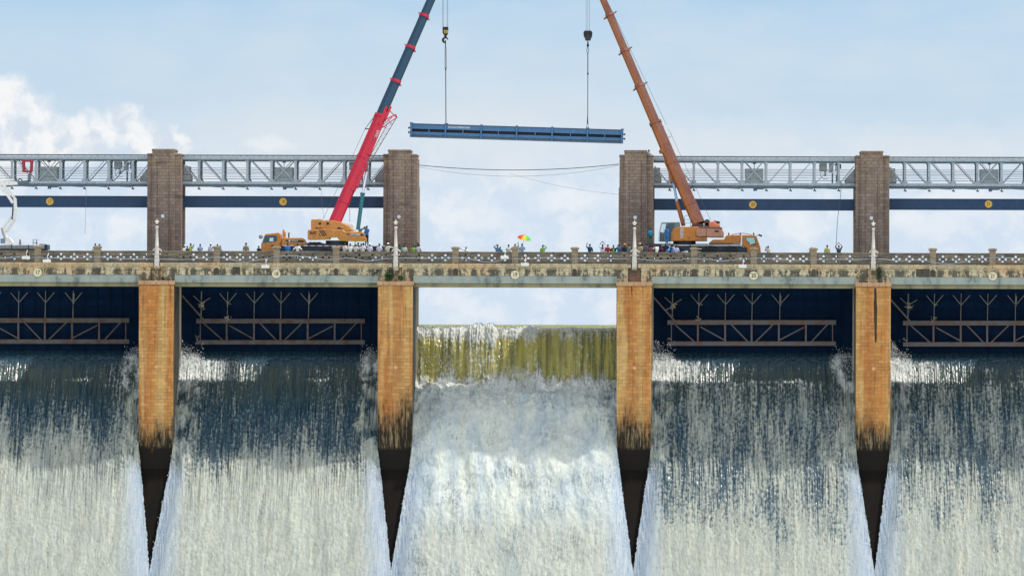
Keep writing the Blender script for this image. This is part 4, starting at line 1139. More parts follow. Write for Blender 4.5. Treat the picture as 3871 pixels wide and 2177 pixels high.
m = MB(); a, b = f1(600, 632), f1(640, 560); m.box(a.x, b.x, CY0 + 0.4, CY0 + 0.8, f1(0, 650).z, b.z); a, b = f1(600, 560), f1(624, 538); m.tube([(a.x + 0.06, CY0 + 0.6, a.z - 0.3), (a.x + 0.06, CY0 + 0.6, b.z - 0.05), (b.x - 0.03, CY0 + 0.6, b.z + 0.03)], 0.10, 8)
m.build('air_intake', CRANEY, cr, bevel=0.02)
m = MB(); a, b = f1(680, 640), f1(682, 578); m.tube([(a.x, CY0 + 0.7, a.z - 0.1), (a.x, CY0 + 0.7, b.z), (b.x + 0.06, CY0 + 0.7, b.z + 0.05)], 0.065, 8); m.build('exhaust_pipe', BLACK, cr)
prism_part('chassis', p1([(548, 795), (560, 757), (1965, 752), (1965, 885), (548, 885)]), CY0 + 0.12, CY1 - 0.12, CHASSIS, cr, 0.02)
m = MB(); a, b = f1(572, 757), f1(1968, 742); m.box(a.x, b.x, CY0 + 0.02, CY1 - 0.05, f1(0, 752).z, f1(0, 741).z); dk = m.build('deck_plate', OFFW, cr)
m = MB(); n_ = 30; L = (b.x - a.x) / n_
RT = plain('red_tape', (0.5, 0.06, 0.07), 0.5)
for i in range(0, n_, 2): m = MB(); m.box(a.x + L * i, a.x + L * (i + 0.8), CY0 + 0.008, CY0 + 0.018, f1(0, 751).z, f1(0, 743).z); m.build('reflective_tape', RT, dk)
for wx in (480, 660, 1180, 1360, 1540, 1720):
    c0 = f1(wx, 0)
    wheel(cr, c0.x, CY0 + 0.02, Z_ROAD + 0.66); wheel(cr, c0.x, CY1 - 0.5, Z_ROAD + 0.66)
m = MB(); m.prism(p1([(925, 741), (930, 712), (960, 700), (1100, 698), (1150, 716), (1410, 722), (1410, 741)]), CY0 + 0.5, CY1 - 0.5); m.build('outrigger_box', CHASSIS, cr, bevel=0.02)
for i in range(3):
    m = MB(); a = f1(940 + 60 * i, 722, CY0 + 0.4); b = f1(975 + 60 * i, 698, CY0 + 0.4); c = f1(1010 + 60 * i, 714, CY0 + 0.4); m.tube([a, b, c], 0.03, 6); m.build('hydraulic_hose', BLACK, cr)
m = MB(); a = f1(1300, 0); m.lathe([(1.05, f1(0, 742).z), (1.05, f1(0, 672).z)], (f1(1330, 0).x, MIDY, 0), 28); m.build('turntable', CHASSIS, cr)
low = prism_part('superstructure', p1([(942, 668), (942, 536), (985, 529), (1140, 521), (1152, 516), (1412, 529), (1448, 556), (1682, 561), (1735, 648), (1735, 690), (1372, 681), (1337, 633), (1236, 633), (1231, 661), (1150, 664)]), CY0 - 0.12, CY1 + 0.05, CRANEY, cr, 0.05)
prism_part('edge_line', p1([(942, 669), (942, 664), (1150, 660), (1228, 657), (1233, 630), (1339, 629), (1375, 676), (1735, 684), (1735, 690), (1372, 681), (1337, 634), (1237, 634), (1232, 662), (1150, 665)]), CY0 - 0.14, CY0 - 0.121, YLINE, low, 0)
m = MB()
for i in range(3):
    x = 1092 + i * 25; e = (620, 54) if i < 2 else (608, 47)
    m.prism(p1([(x, 535), (x + 14, 535), (x + 14 + e[1], e[0]), (x + e[1], e[0])]), CY0 - 0.135, CY0 - 0.122)
m.prism(p1([(1092, 572), (1092, 592), (1110, 620), (1123, 620)]), CY0 - 0.135, CY0 - 0.122)
m.build('hazard_stripe', BLACK, low)
p = f1(1014, 578); text('lettering', 'SANY', 0.40, BLACK, low, p.x, p.z, CY0 - 0.128, 0.62, 0.004, bold=0.014)
st = prism_part('black_stripe', p1([(1462, 582), (1690, 590), (1716, 614), (1492, 607)]), CY0 - 0.14, CY0 - 0.121, BLACK, low, 0)
p = f1(1575, 599); text('lettering', '\u2022 STC900', 0.24, OFFW, low, p.x, p.z, CY0 - 0.146, 1.15, 0.004, bold=0.006)
upb = prism_part('turret_body', p1([(985, 530), (985, 402), (1000, 391), (1060, 391), (1100, 386), (1136, 392), (1150, 408), (1200, 402), (1245, 406), (1300, 411), (1400, 431), (1500, 480), (1562, 546), (1450, 553), (1412, 528), (1152, 514)]), CY0 + 0.1, CY1 - 0.15, CRANEY, cr, 0.04)
m = MB()
for zx in (1105, 1212):
    p = f1(zx, 448); m.lathe([(0.03, CY0 + 0.02), (0.12, CY0 + 0.04), (0.13, CY0 + 0.098)], (p.x, 0, p.z), 16, 'Y')
m.build('pin_boss', BLACK, upb)
p = f1(1090, 512); text('lettering', '\u25CF\u25CF\u25CF', 0.22, BROWNP, upb, p.x, p.z, CY0 + 0.09, 1.0, 0.003)
prism_part('recess', p1([(1335, 520), (1350, 500), (1375, 498), (1425, 528), (1412, 527)]), CY0 + 0.07, CY0 + 0.099, BLACK, upb, 0)
oc = prism_part('operator_cab', p1([(1405, 433), (1420, 426), (1535, 446), (1545, 452), (1588, 548), (1555, 548), (1500, 478), (1410, 436)]), CY0 + 0.35, CY0 + 1.3, OFFW, cr, 0.02)
prism_part('cab_glass', p1([(1440, 446), (1520, 458), (1560, 546), (1500, 546)]), CY0 + 0.4, CY0 + 1.25, GLASS, oc, 0)


def boom_point(c0, slope, y0, py, Ya, yb, yt, Yt):
    t = (py - yb) / (yt - yb); return W(c0 + (y0 - py) * slope, py, Ya + (Yt - Ya) * t)
B1 = lambda py: boom_point(1323, 0.4335, 707.7, py, 3.5, 838, -112, 11.3)
BD = (B1(0) - B1(838)).normalized()
m = MB(); boxboom(m, B1(850), B1(436), 1.12, 1.06, 1.05, 1.0); base = m.build('boom_base_section', BOOMR, cr, bevel=0.015)
for py, w in ((770, 1.16), (600, 1.14), (446, 1.2)):
    m = MB(); boxboom(m, B1(py), B1(py - 9), w, w, 1.1, 1.1); m.build('stiffening_collar', BOOMR, base)
spans1 = [(440, 310, 0.90), (312, 182, 0.86), (184, 62, 0.82), (64, -95, 0.76)]
for a, b, w in spans1:
    m = MB(); boxboom(m, B1(a), B1(b), w, w, w * 0.95, w * 0.95); m.build('boom_section', BOOMD, cr, bevel=0.012)
for py, w in ((310, 0.98), (182, 0.95), (62, 0.92)):
    m = MB(); boxboom(m, B1(py + 5), B1(py - 5), w, w, w, w)
    c = B1(py); n_ = Vector((BD.z, 0, -BD.x))
    m.beam(c - n_ * 0.62 + BD * 0.12, c - n_ * 0.3, 0.10, 0.4); m.beam(c + n_ * 0.28, c + n_ * 0.60 - BD * 0.16, 0.14, 0.5)
    m.build('boom_collar', BOOMR, cr)
# boom head with sheaves over the load
m = MB(); t = B1(-95); e = W(1683, -118, 11.3)
m.beam(t, e + BD * 0.6, 0.7, 0.6); n_ = Vector((BD.z, 0, -BD.x)); m.beam(e - n_ * 0.2, e + n_ * 0.5 - BD * 0.1, 0.5, 0.5)
for k in range(3): m.lathe([(0.32, -0.05), (0.32, 0.05)], (e.x + 0.05, 11.0 + 0.3 * k, e.z), 16, 'Y')
m.build('boom_head', BOOMR, cr)
# folded lattice jib and its bracket on the boom's right flank
n_ = Vector((BD.z, 0, -BD.x)); sd = Vector((0, -1, 0))
m = MB()
def J(py, o, dY=0.0): return B1(py) + n_ * o + sd * (0.45 + dY)
for py, L, o in ((428, 40, 0.25), (470, 45, 0.38), (520, 60, 0.42), (600, 70, 0.40), (655, 60, 0.45)):
    m.beam(J(py + L, o), J(py - L * 0.2, o + 0.05), 0.42, 0.25, w1=0.26)
for a, o in ((402, 0.2), (396, 0.55)): m.beam(J(445, o), J(a, o), 0.22, 0.2)
m.beam(J(448, 0.5), J(415, 1.3), 0.10, 0.1); m.beam(J(415, 1.3), J(424, 1.55), 0.12, 0.12); m.beam(J(480, 0.5), J(424, 1.5), 0.08, 0.08); m.beam(J(410, 0.6), J(424, 1.5), 0.09, 0.09)
m.beam(J(440, 0.8), J(450, 1.25), 0.07, 0.07); m.beam(J(466, 0.55), J(428, 1.1), 0.07, 0.07); m.beam(J(470, 0.45), J(470, 0.95), 0.08, 0.08)
m.beam(J(700, 0.62), J(632, 0.55), 0.3, 0.4); m.beam(J(634, 0.85), J(612, 0.6), 0.32, 0.4)
m.build('jib_bracket', BOOMR, cr, bevel=0.01)
m = MB()
A, B_ = (445, 1.25), (640, 0.55)
for dY in (0.0, 0.35):
    m.tube([J(A[0] - 18, 1.5, dY), J(B_[0], 0.72, dY)], 0.025, 6); m.tube([J(A[0] + 5, 0.95, dY), J(B_[0], 0.50, dY)], 0.02, 6)
k = 11
for i in range(k):
    t0, t1 = i / k, (i + 0.5) / k; o1, o2 = 1.42, 0.72; i1, i2 = 0.95, 0.5
    P0 = J(430 + 210 * t0, o1 + (o2 - o1) * t0); P1_ = J(448 + 192 * t1, i1 + (i2 - i1) * t1); P2 = J(430 + 210 * (i + 1) / k, o1 + (o2 - o1) * (i + 1) / k)
    m.tube([P0, P1_, P2], 0.016, 5)
m.build('lattice_jib', plain('jib_dark_grey', (0.14, 0.11, 0.11), 0.6), cr)
for py, mm in ((560, 'O'), (520, 'I')):
    pass
p = J(505, 0.38, 0.16); text('lettering', 'SANY', 0.40, OFFW, cr, p.x, p.z, p.y - 0.05, 0.9, 0.004, tilt=math.pi / 2 + 0.41)
cyl_b, cyl_m, cyl_t = W(1353, 868, 3.4), W(1371, 732, 4.0), W(1391, 622, 5.1)
m = MB(); m.tube([cyl_b, cyl_m], 0.185, 14); m.tube([cyl_m - (cyl_m - cyl_b).normalized() * 0.12, cyl_m + (cyl_m - cyl_b).normalized() * 0.05], 0.23, 14); m.build('lift_cylinder', TEAL, cr, smooth=True)
m = MB(); m.tube([cyl_m, cyl_t], 0.12, 12); m.build('cylinder_rod', CHROME, cr, smooth=True)
m = MB(); m.tube([W(1222, 828, 3.2), W(1380, 488, 6.2), W(1417, 441, 6.6), W(1640, -60, 11.0)], 0.018, 5); m.tube([W(1322, 840, 3.2), W(1322, 788, 3.2)], 0.02, 5); m.build('hoist_rope', ROPE, cr)
m = MB(); a, b, c = W(1380, 488, 6.2), W(1411, 446, 6.6), W(1396, 488, 6.2); m.beam(a, b, 0.05, 0.05); m.beam(a, c, 0.09, 0.06); m.beam(W(1411, 442, 6.6), W(1422, 440, 6.6), 0.1, 0.1); m.build('rope_guide', BLACK, cr)

# ---------------------------------------------------------------- orange crane
f2, p2 = conv(2300, 720, 3.578)
c2 = thing('mobile_crane', 'orange mobile crane with orange boom leaning over the open bay', 'crane', (f2(1350, 800).x, MIDY, Z_ROAD))
cab = prism_part('operator_cab', p2([(683, 692), (687, 565), (712, 445), (728, 430), (958, 427), (972, 445), (972, 495), (882, 512), (856, 560), (856, 692)]), CY0 + 0.05, CY0 + 1.35, paint('cab_grey_frame', (0.16, 0.17, 0.18), 0.5), c2, 0.03)
prism_part('side_glass', p2([(792, 680), (800, 450), (905, 447), (880, 500), (850, 560), (845, 680)]), CY0 + 0.02, CY0 + 0.049, GLASS, cab, 0)
prism_part('open_door_pane', p2([(700, 560), (722, 455), (778, 448), (768, 552), (740, 574)]), CY0 + 0.02, CY0 + 0.049, GLASSL, cab, 0)
prism_part('lower_glass', p2([(697, 680), (698, 575), (745, 590), (750, 680)]), CY0 + 0.02, CY0 + 0.049, GLASS, cab, 0)
prism_part('cab_pillar', p2([(672, 692), (676, 560), (704, 440), (716, 440), (692, 560), (690, 692)]), CY0 - 0.02, CY0 + 0.018, OFFW, cab, 0)
prism_part('roof_rail', p2([(722, 436), (724, 426), (965, 423), (967, 432)]), CY0 - 0.02, CY0 + 0.048, OFFW, cab, 0)
body = prism_part('turret_body', p2([(858, 686), (858, 560), (885, 513), (960, 492), (1200, 490), (1240, 500), (1190, 560), (1190, 622), (1330, 622), (1338, 684)]), CY0 - 0.1, CY1, CRANEO, c2, 0.05)
m = MB()
for i in range(6): m.box(f2(970, 0).x, f2(1014, 0).x, CY0 - 0.18, CY0 - 0.101, f2(0, 526 + 23 * i).z, f2(0, 518 + 23 * i).z)
m.build('step_rung', OFFW, body)
prism_part('step_recess', p2([(968, 645), (968, 512), (1016, 512), (1016, 645)]), CY0 - 0.106, CY0 - 0.1005, CWT, body, 0)
m = MB()
for zx, zy in ((1090, 648), (1020, 678)): p = f2(zx, zy); m.ball((p.x, CY0 - 0.1, p.z), 0.05, 0.03, 0.06, 8, 6)
m.build('tie_down_lug', BLACK, body)
m = MB(); pl = []
cwp = [(1186, 612), (1186, 548), (1200, 520), (1228, 500), (1528, 504), (1552, 548), (1562, 566), (1562, 636), (1332, 632), (1322, 622), (1215, 628)]
cw = prism_part('counterweight', p2(cwp), CY0 - 0.25, CY1 + 0.2, CWT, c2, 0.12)
m = MB(); m.box(f2(1322, 0).x, f2(1328, 0).x, CY0 - 0.262, CY0 - 0.251, f2(0, 628).z, f2(0, 508).z); m.box(f2(1438, 0).x, f2(1492, 0).x, CY0 - 0.262, CY0 - 0.251, f2(0, 562).z, f2(0, 536).z); m.build('slab_joint', BLACK, cw)
prism_part('counterweight_cap', p2([(1215, 506), (1230, 490), (1530, 498), (1548, 520), (1530, 522)]), CY0 - 0.3, CY1 + 0.2, plain('dark_brown_cap', (0.10, 0.05, 0.04)), cw, 0.05)
prism_part('winch_housing', p2([(1362, 500), (1360, 436), (1400, 415), (1445, 416), (1458, 448), (1512, 460), (1514, 502)]), CY0 + 0.2, CY1 - 0.3, REDO, c2, 0.05)
m = MB()
for zx, zy, r in ((1335, 430, 0.28), (1330, 475, 0.25), (1440, 425, 0.14), (1465, 430, 0.12), (1490, 435, 0.14)): p = f2(zx, zy); m.lathe([(r, CY0 + 0.3), (r, CY1 - 0.4)], (p.x, 0, p.z), 14, 'Y')
m.prism(p2([(1100, 492), (1160, 488), (1290, 492), (1290, 455), (1200, 445), (1150, 455)]), CY0 + 0.4, CY1 - 0.6)
m.build('winch_drum', plain('winch_dark_brown', (0.08, 0.04, 0.035), 0.6), c2)
B2 = lambda py: boom_point(2280.6, 0.4335, 0.0, py, 3.6, 838, -130, 11.4)
B2o = lambda py: W(2280.6 + py * 0.4335 - 6 * max(0, min(1, py / 600)), py, 3.6 + 7.8 * (838 - py) / 968)
BD2 = (B2o(0) - B2o(838)).normalized(); COLLARB = plain('collar_rust_brown', (0.20, 0.06, 0.035), 0.6); n2 = Vector((-BD2.z, 0, BD2.x))      # n2 points to the boom's lower, left side
def boom2(m, p, q, w0, w1):
    def sec(w): h, e = w / 2, w * 0.47; return [(-h, -e * 0.45), (-h * 0.05, -e), (h * 0.75, -e), (h, -e * 0.5), (h, e * 0.5), (h * 0.75, e), (-h * 0.05, e), (-h, e * 0.45)]
    k0 = len(m.mi); m.loft(p, q, sec(w0), sec(w1))
    for i in (0, 6, 7): m.mi[k0 + 2 + i] = 1
m = MB(); boom2(m, B2o(848), B2o(463), 1.20, 1.06); bs = m.build('boom_base_section', [BOOMO, BOOMB], c2, bevel=0.015)
for py, w in ((778, 1.25), (622, 1.20), (470, 1.16)): m = MB(); boom2(m, B2o(py), B2o(py - 7), w, w); m.build('stiffening_collar', [BOOMO, BOOMB], bs)
for a, b, w in ((468, 325, 0.90), (327, 192, 0.80), (194, 57, 0.72), (59, -110, 0.64)):
    m = MB(); boom2(m, B2o(a), B2o(b), w, w); m.build('boom_section', [BOOMO, BOOMB], c2, bevel=0.012)
    if a < 460:
        m = MB(); boom2(m, B2o(a + 4), B2o(a - 5), w + 0.18, w + 0.18); c = B2o(a); m.beam(c - n2 * 0.35, c - n2 * (0.42 + w / 2) + BD2 * 0.1, 0.10, 0.35); m.beam(c + n2 * 0.3, c + n2 * (0.36 + w / 2) - BD2 * 0.14, 0.14, 0.35)
        m.build('boom_collar', COLLARB, c2)
m = MB(); e = W(2221, -138, 11.4); m.beam(B2o(-105), e + BD2 * 0.5, 0.6, 0.6); m.beam(e - n2 * 0.2, e + n2 * 0.55, 0.5, 0.5)
for k in range(3): m.lathe([(0.30, -0.05), (0.30, 0.05)], (e.x, 11.0 + 0.3 * k, e.z), 16, 'Y')
m.build('boom_head', CRANEO, c2)
m = MB()
for k, (py, s_) in enumerate(((470, 0.2), (488, 0.35), (520, 0.3), (560, 0.25))): c = B2o(py) - n2 * 0.55; m.beam(c, c + BD2 * s_ - n2 * 0.16, 0.12, 0.3)
a, b, c = W(2519, 474, 6.6), W(2543, 516, 6.3), W(2523, 520, 6.3); m.beam(a, b, 0.06, 0.08); m.beam(c, b, 0.10, 0.08); m.beam(W(2517, 500, 6.5), W(2533, 494, 6.5), 0.05, 0.06)
m.build('rope_guide', OFFW, c2)
m = MB(); c = B2o(566) + n2 * 0.5; m.lathe([(0.10, -0.6), (0.24, -0.55), (0.24, -0.35), (0.1, -0.3)], (c.x - 0.05, c.y, c.z), 16, 'Y'); c = B2o(650) + n2 * 0.62; m.beam(c + BD2 * 1.4, c - BD2 * 0.9, 0.18, 0.4); m.beam(c + BD2 * 0.2, c - BD2 * 0.8 + n2 * 0.2, 0.24, 0.5); m.build('cable_drum', plain('drum_brown', (0.26, 0.10, 0.04), 0.6), c2)
a, b, c = W(2584, 852, 3.6), W(2559, 762, 4.2), W(2541, 668, 5.2)
m = MB(); m.tube([a, b], 0.20, 14); m.build('lift_cylinder', BOOMO, c2, smooth=True)
m = MB(); m.tube([b, c], 0.13, 12); m.build('cylinder_rod', paint('blue_grey_rod', (0.30, 0.42, 0.62), 0.25), c2, smooth=True)
m = MB()
for yy in (CY0 + 0.2, CY0 + 1.0):
    m.tube([f2(1030, 488, yy), f2(1030, 350, yy), f2(1042, 343, yy), f2(1108, 343, yy)], 0.022, 6); m.tube([f2(1108, 488, yy), f2(1108, 343, yy)], 0.022, 6)
    for zy in (395, 440): m.tube([f2(1030, zy, yy), f2(1140, zy, yy)], 0.02, 6)
m.build('handrail', plain('rail_grey', (0.16, 0.17, 0.18)), c2)
prism_part('chassis', p2([(535, 900), (535, 719), (1345, 722), (1360, 738), (1790, 748), (1885, 790), (1890, 900)]), CY0 + 0.12, CY1 - 0.12, CHASSIS, c2, 0.02)
dk = prism_part('deck_plate', p2([(720, 747), (720, 736), (1782, 738), (1782, 750)]), CY0 + 0.02, CY1 - 0.05, OFFW, c2, 0)
m = MB()
for aa, bb in ((763, 785), (845, 872), (1100, 1115)): m.box(f2(aa, 0).x, f2(bb, 0).x, CY0, CY0 + 0.019, f2(0, 749).z, f2(0, 735).z)
m.build('gap_cover', CHASSIS, dk)
m = MB(); m.lathe([(1.05, f2(0, 738).z), (1.05, f2(0, 684).z)], (f2(1030, 0).x, MIDY, 0), 28); m.build('turntable', CHASSIS, c2)
hood = prism_part('engine_hood', p2([(1352, 716), (1412, 667), (1568, 664), (1574, 640), (1600, 606), (1795, 601), (1790, 716)]), CY0 + 0.08, CY1 - 0.1, CRANEO, c2, 0.05)
prism_part('lower_panel', p2([(1358, 734), (1360, 708), (1790, 718), (1790, 738)]), CY0 + 0.1, CY1 - 0.12, plain('hood_panel_grey', (0.10, 0.09, 0.08)), hood, 0)  # dark grey panel along the hood's lower edge
m = MB()
for zx in (1628, 1785, 1965):
    p = f2(zx, 600); m.lathe([(0.07, p.z - 0.05), (0.07, p.z + 0.12), (0.05, p.z + 0.2)], (p.x, CY0 + 0.7, 0), 10)
pts = [f2(1660 + 20 * i, 602 - 22 * math.sin(math.pi * i / 14), CY0 + 0.8) for i in range(15)]; m.tube(pts, 0.03, 6)
m.build('beacon', plain('beacon_dark', (0.10, 0.05, 0.04)), hood)
p = f2(1735, 722); text('lettering', 'LTM1100', 0.16, OFFW, hood, p.x, p.z, CY0 + 0.09, 1.1, 0.003)
cab = prism_part('truck_cab', p2([(1802, 742), (1802, 601), (1988, 606), (2004, 622), (2040, 720), (2058, 775), (2062, 900), (1890, 900), (1872, 782)]), CY0, CY1 - 0.2, CRANEO, c2, 0.05)
prism_part('cab_window', p2([(1858, 634), (1982, 634), (1999, 735), (1962, 740), (1925, 738), (1886, 706), (1860, 680)]), CY0 - 0.02, CY0 + 0.02, GLASS, cab, 0)
prism_part('window_pane', p2([(1866, 640), (1974, 640), (1986, 715), (1950, 722), (1930, 718), (1895, 698), (1868, 676)]), CY0 - 0.03, CY0 - 0.021, GLASST, cab, 0)
m = MB(); m.box(f2(1918, 0).x, f2(1923, 0).x, CY0 - 0.04, CY0 - 0.031, f2(0, 715).z, f2(0, 640).z); m.prism(p2([(1905, 722), (1968, 705), (1970, 710), (1915, 730)]), CY0 - 0.04, CY0 - 0.031); m.build('window_bar', OFFW, cab)
prism_part('white_stripe', p2([(1795, 732), (1797, 602), (1808, 602), (1808, 735)]), CY0 - 0.02, CY0 + 0.02, OFFW, cab, 0)
prism_part('windscreen', p2([(2004, 640), (2012, 640), (2046, 745), (2038, 745)]), CY0 + 0.2, CY1 - 0.4, GLASS, cab, 0)
m = MB(); a, b = f2(2030, 600, CY0 + 0.2), f2(2078, 618, CY0 + 0.2); m.beam(a, b, 0.16, 0.14); m.tube([f2(2000, 615, CY0 + 0.25), f2(2040, 603, CY0 + 0.2)], 0.025, 6); m.build('mirror', BLACK, cab)
m = MB(); m.box(f2(1880, 0).x, f2(2066, 0).x, CY0 + 0.05, CY1 - 0.3, Z_ROAD + 0.35, f2(0, 815).z); m.build('bumper', CHASSIS, cab, bevel=0.04)
for i, wx in enumerate((760, 960, 1210, 1390, 1640)):
    c0 = f2(wx, 0); wheel(c2, c0.x, CY0 + 0.02, Z_ROAD + 0.72, 0.72); wheel(c2, c0.x, CY1 - 0.5, Z_ROAD + 0.72, 0.72)
for cx_ in (1390, 1640):
    m = MB(); o = f2(cx_, 0); R = 0.95
    pts = [(o.x + R * math.cos(t), Z_ROAD + 0.72 + R * math.sin(t)) for t in [math.pi * k / 14 for k in range(15)]]
    m.prism(pts + [(o.x - R * 0.94, Z_ROAD + 0.72)] + [(o.x + (R - 0.06) * math.cos(t), Z_ROAD + 0.72 + (R - 0.06) * math.sin(t)) for t in [math.pi - math.pi * k / 14 for k in range(15)]], CY0 - 0.03, CY0 + 0.5); m.build('mudguard', BLACK, c2)
m = MB(); m.box(f2(1195, 0).x, f2(1262, 0).x, CY0 - 0.02, CY0 + 0.1, f2(0, 792).z, f2(0, 782).z); m.box(f2(1195, 0).x, f2(1250, 0).x, CY0 - 0.02, CY0 + 0.1, f2(0, 830).z, f2(0, 822).z); m.build('side_step', OFFW, c2)
m = MB(); m.tube([W(2686, 832, 3.2), W(2542, 520, 6.3), W(2522, 478, 6.7), W(2250, -90, 11.2)], 0.016, 5); m.build('hoist_rope', ROPE, c2)

# ---------------------------------------------------------------- hook blocks, slings and the stop log
LY = 11.4
def rope_set(name, xs, y0, y1, label, r):
    o = thing(name, label, 'ropes', W(sum(xs) / len(xs), y1, LY))
    for x in xs:
        m = MB(); m.tube([W(x, y0, LY), W(x, y1, LY)], r, 6); m.build('wire_rope', ROPEL, o)
    return o
rope_set('hoist_ropes', (1673.5, 1676.5, 1690, 1692.8), -112, 106, 'grey hoist ropes running down to the yellow striped hook block', 0.017)
rope_set('hoist_ropes', (2216, 2222.3, 2229), -130, 120, 'grey hoist ropes running down to the round dark hook block', 0.017)
h = thing('hook_block', 'black hook block with yellow stripes hanging from the red boom', 'hook block', W(1684, 120, LY))
c = W(1684, 120, LY); k = K / (1 + LY / D)
m = MB(); m.prism([(c.x + a / k, c.z - b / k) for a, b in ((-10, -17), (10, -17), (11, -12), (10.5, 8), (5, 16), (-5, 16), (-10.5, 6), (-11, -12))], LY - 0.22, LY + 0.22); hb = m.build('cheek_plate', BLACK, h, bevel=0.03)
m = MB()
for i in range(3): x = c.x + (-6 + 6 * i) / k; m.prism([(x, c.z + 5 / k), (x + 3.4 / k, c.z + 5 / k), (x + 6 / k, c.z - 8 / k), (x + 2.6 / k, c.z - 8 / k)], LY - 0.235, LY - 0.222)
m.build('yellow_stripe', YELL, hb)
m = MB(); m.lathe([(0.11, 0.0), (0.13, 0.1), (0.09, 0.25)], (c.x, LY, c.z - 24 / k), 12); m.tube([(c.x + 9.5 / k * math.sin(t), LY, c.z - (33 + 9 * math.cos(t)) / k) for t in [0.25 - 5.0 * i / 20 for i in range(21)]], [0.06 + 0.05 * math.sin(math.pi * min(1, i / 14)) if i < 15 else 0.11 * (21 - i) / 7 for i in range(21)], 10); m.build('hook', BLACK, h, smooth=True)
h = thing('hook_block', 'round dark hook block hanging from the orange boom', 'hook block', W(2222, 136, LY))
c = W(2222.5, 136, LY)
m = MB(); m.prism([(c.x + a / k, c.z - b / k) for a, b in ((-13, -19), (13, -19), (16.5, -12), (16, 4), (12, 10), (10, 19), (-10, 19), (-11, 10), (-16, 4), (-16.5, -12))], LY - 0.3, LY + 0.3); hb = m.build('cheek_plate', plain('worn_dark_block', (0.035, 0.035, 0.045)), h, bevel=0.05)
m = MB()
for s_ in (-1, 1): m.lathe([(0.2, LY - 0.34), (0.2, LY + 0.34)], (c.x + s_ * 9 / k, 0, c.z + 8 / k), 14, 'Y')
m.build('sheave', BLACK, hb)
m = MB(); m.lathe([(0.05, 0.5), (0.07, 0.25), (0.12, 0.12), (0.12, 0.0)], (c.x, LY, c.z - 41 / k), 12); m.build('hook', BLACK, h)
def sling(label, xt, yt, segs):
    o = thing('lifting_sling', label, 'sling', W(xt, yt, LY))
    m = MB()
    for (a, b), (c_, d), r in segs: m.tube([W(a, b, LY), W(c_, d, LY)], r, 6)
    m.build('sling_rope', ROPE, o)
    return o
o = sling('dark rope sling from the striped hook block to the blue stop log', 1684, 162,
          [((1684, 152), (1684, 178), 0.05), ((1683, 178), (1682.5, 258), 0.03), ((1686, 178), (1687, 258), 0.03), ((1684.8, 258), (1685.5, 420), 0.042), ((1685, 400), (1683.5, 468), 0.022), ((1685.5, 400), (1688, 468), 0.022)])
m = MB(); m.ball(tuple(W(1684.8, 262, LY)), 0.07, 0.06, 0.14); m.build('shackle', BLACK, o)
o = sling('dark rope sling from the round hook block to the blue stop log', 2222, 178,
          [((2222, 176), (2222, 182), 0.06), ((2221, 180), (2217.8, 192), 0.028), ((2217.8, 192), (2222, 207), 0.028), ((2223, 180), (2226, 192), 0.028), ((2226, 192), (2222, 207), 0.028), ((2222, 205), (2222.3, 278), 0.045), ((2222.3, 284), (2221.5, 470), 0.036), ((2221.7, 420), (2218, 486), 0.02), ((2221.7, 420), (2223.5, 486), 0.02)])
m = MB(); m.ball(tuple(W(2222.3, 280, LY)), 0.08, 0.06, 0.13); m.build('shackle', BLACK, o)

STOPB = paint('stop_log_blue', (0.065, 0.185, 0.38), 0.5, 0, 0.25, (0.06, 0.10, 0.16), 1.2)
STOPG = paint('stop_log_grey_blue', (0.10, 0.15, 0.19), 0.55, 0, 0.35, (0.16, 0.10, 0.09))
STOPD = plain('stop_log_recess', (0.004, 0.007, 0.015), 0.6)
A, B_ = W(1553, 493, LY), W(2354, 517.5, LY)
th = math.atan2(B_.z - A.z, B_.x - A.x); L = (B_ - A).length; mid = (A + B_) / 2
s = thing('stop_log', 'blue steel stop log element hanging level between the two cranes', 'stop log', (mid.x, LY, mid.z))
def sb(name, boxes, mat, parent=None, bevel=0.0):
    m = MB()
    for x0_, x1_, y0_, y1_, z0_, z1_ in boxes: m.box(x0_, x1_, y0_, y1_, z0_, z1_)
    for i, (x, y, z) in enumerate(m.v): m.v[i] = (mid.x + x * math.cos(th) - z * math.sin(th), y, mid.z + x * math.sin(th) + z * math.cos(th))
    return m.build(name, mat, parent or s, bevel=bevel)
px_ = lambda n_: n_ * (1 + LY / D) / K
h2 = px_(26); x_ = L / 2
Zt = lambda v: h2 - px_(v)                       # v: photograph pixels below the top edge
sb('skin_plate', [(-x_, x_, LY + 0.45, LY + 0.5, -h2, h2)], STOPD)
sb('top_flange', [(-x_, x_, LY - 0.42, LY + 0.449, Zt(2.0), h2)], paint('stop_log_red_edge', (0.09, 0.05, 0.09), 0.6))
sb('upper_girder', [(-x_, x_, LY - 0.36, LY + 0.449, Zt(20), Zt(2.05))], STOPB)
sb('slot', [(-x_, x_, LY - 0.20, LY + 0.449, Zt(31), Zt(20.1))], STOPD)
sb('middle_girder', [(-x_, x_, LY - 0.36, LY + 0.449, Zt(42), Zt(31.1))], STOPB)
sb('lower_web', [(-x_, x_, LY - 0.28, LY + 0.449, Zt(50), Zt(42.05))], STOPG)
sb('bottom_flange', [(-x_, x_, LY - 0.46, LY + 0.449, -h2, Zt(50.1))], STOPB)
for zx in (136, 460, 798, 1132, 1467, 1800, 2129):
    xx = -x_ + (zx - 132) / 2001 * L; w = 0.10 if zx in (136, 2129) else 0.07
    sb('stiffener', [(xx - w, xx + w, LY - 0.47, LY - 0.365, -h2, h2 + 0.07), (xx - w * 1.5, xx + w * 1.5, LY - 0.45, LY + 0.1, h2 + 0.002, h2 + 0.09)], STOPB)
for zx in (304, 625, 960, 1307, 1640, 1963):
    xx = -x_ + (zx - 132) / 2001 * L; sb('slot_divider', [(xx - 0.045, xx + 0.045, LY - 0.37, LY - 0.201, Zt(31.05), Zt(20.05))], STOPB)
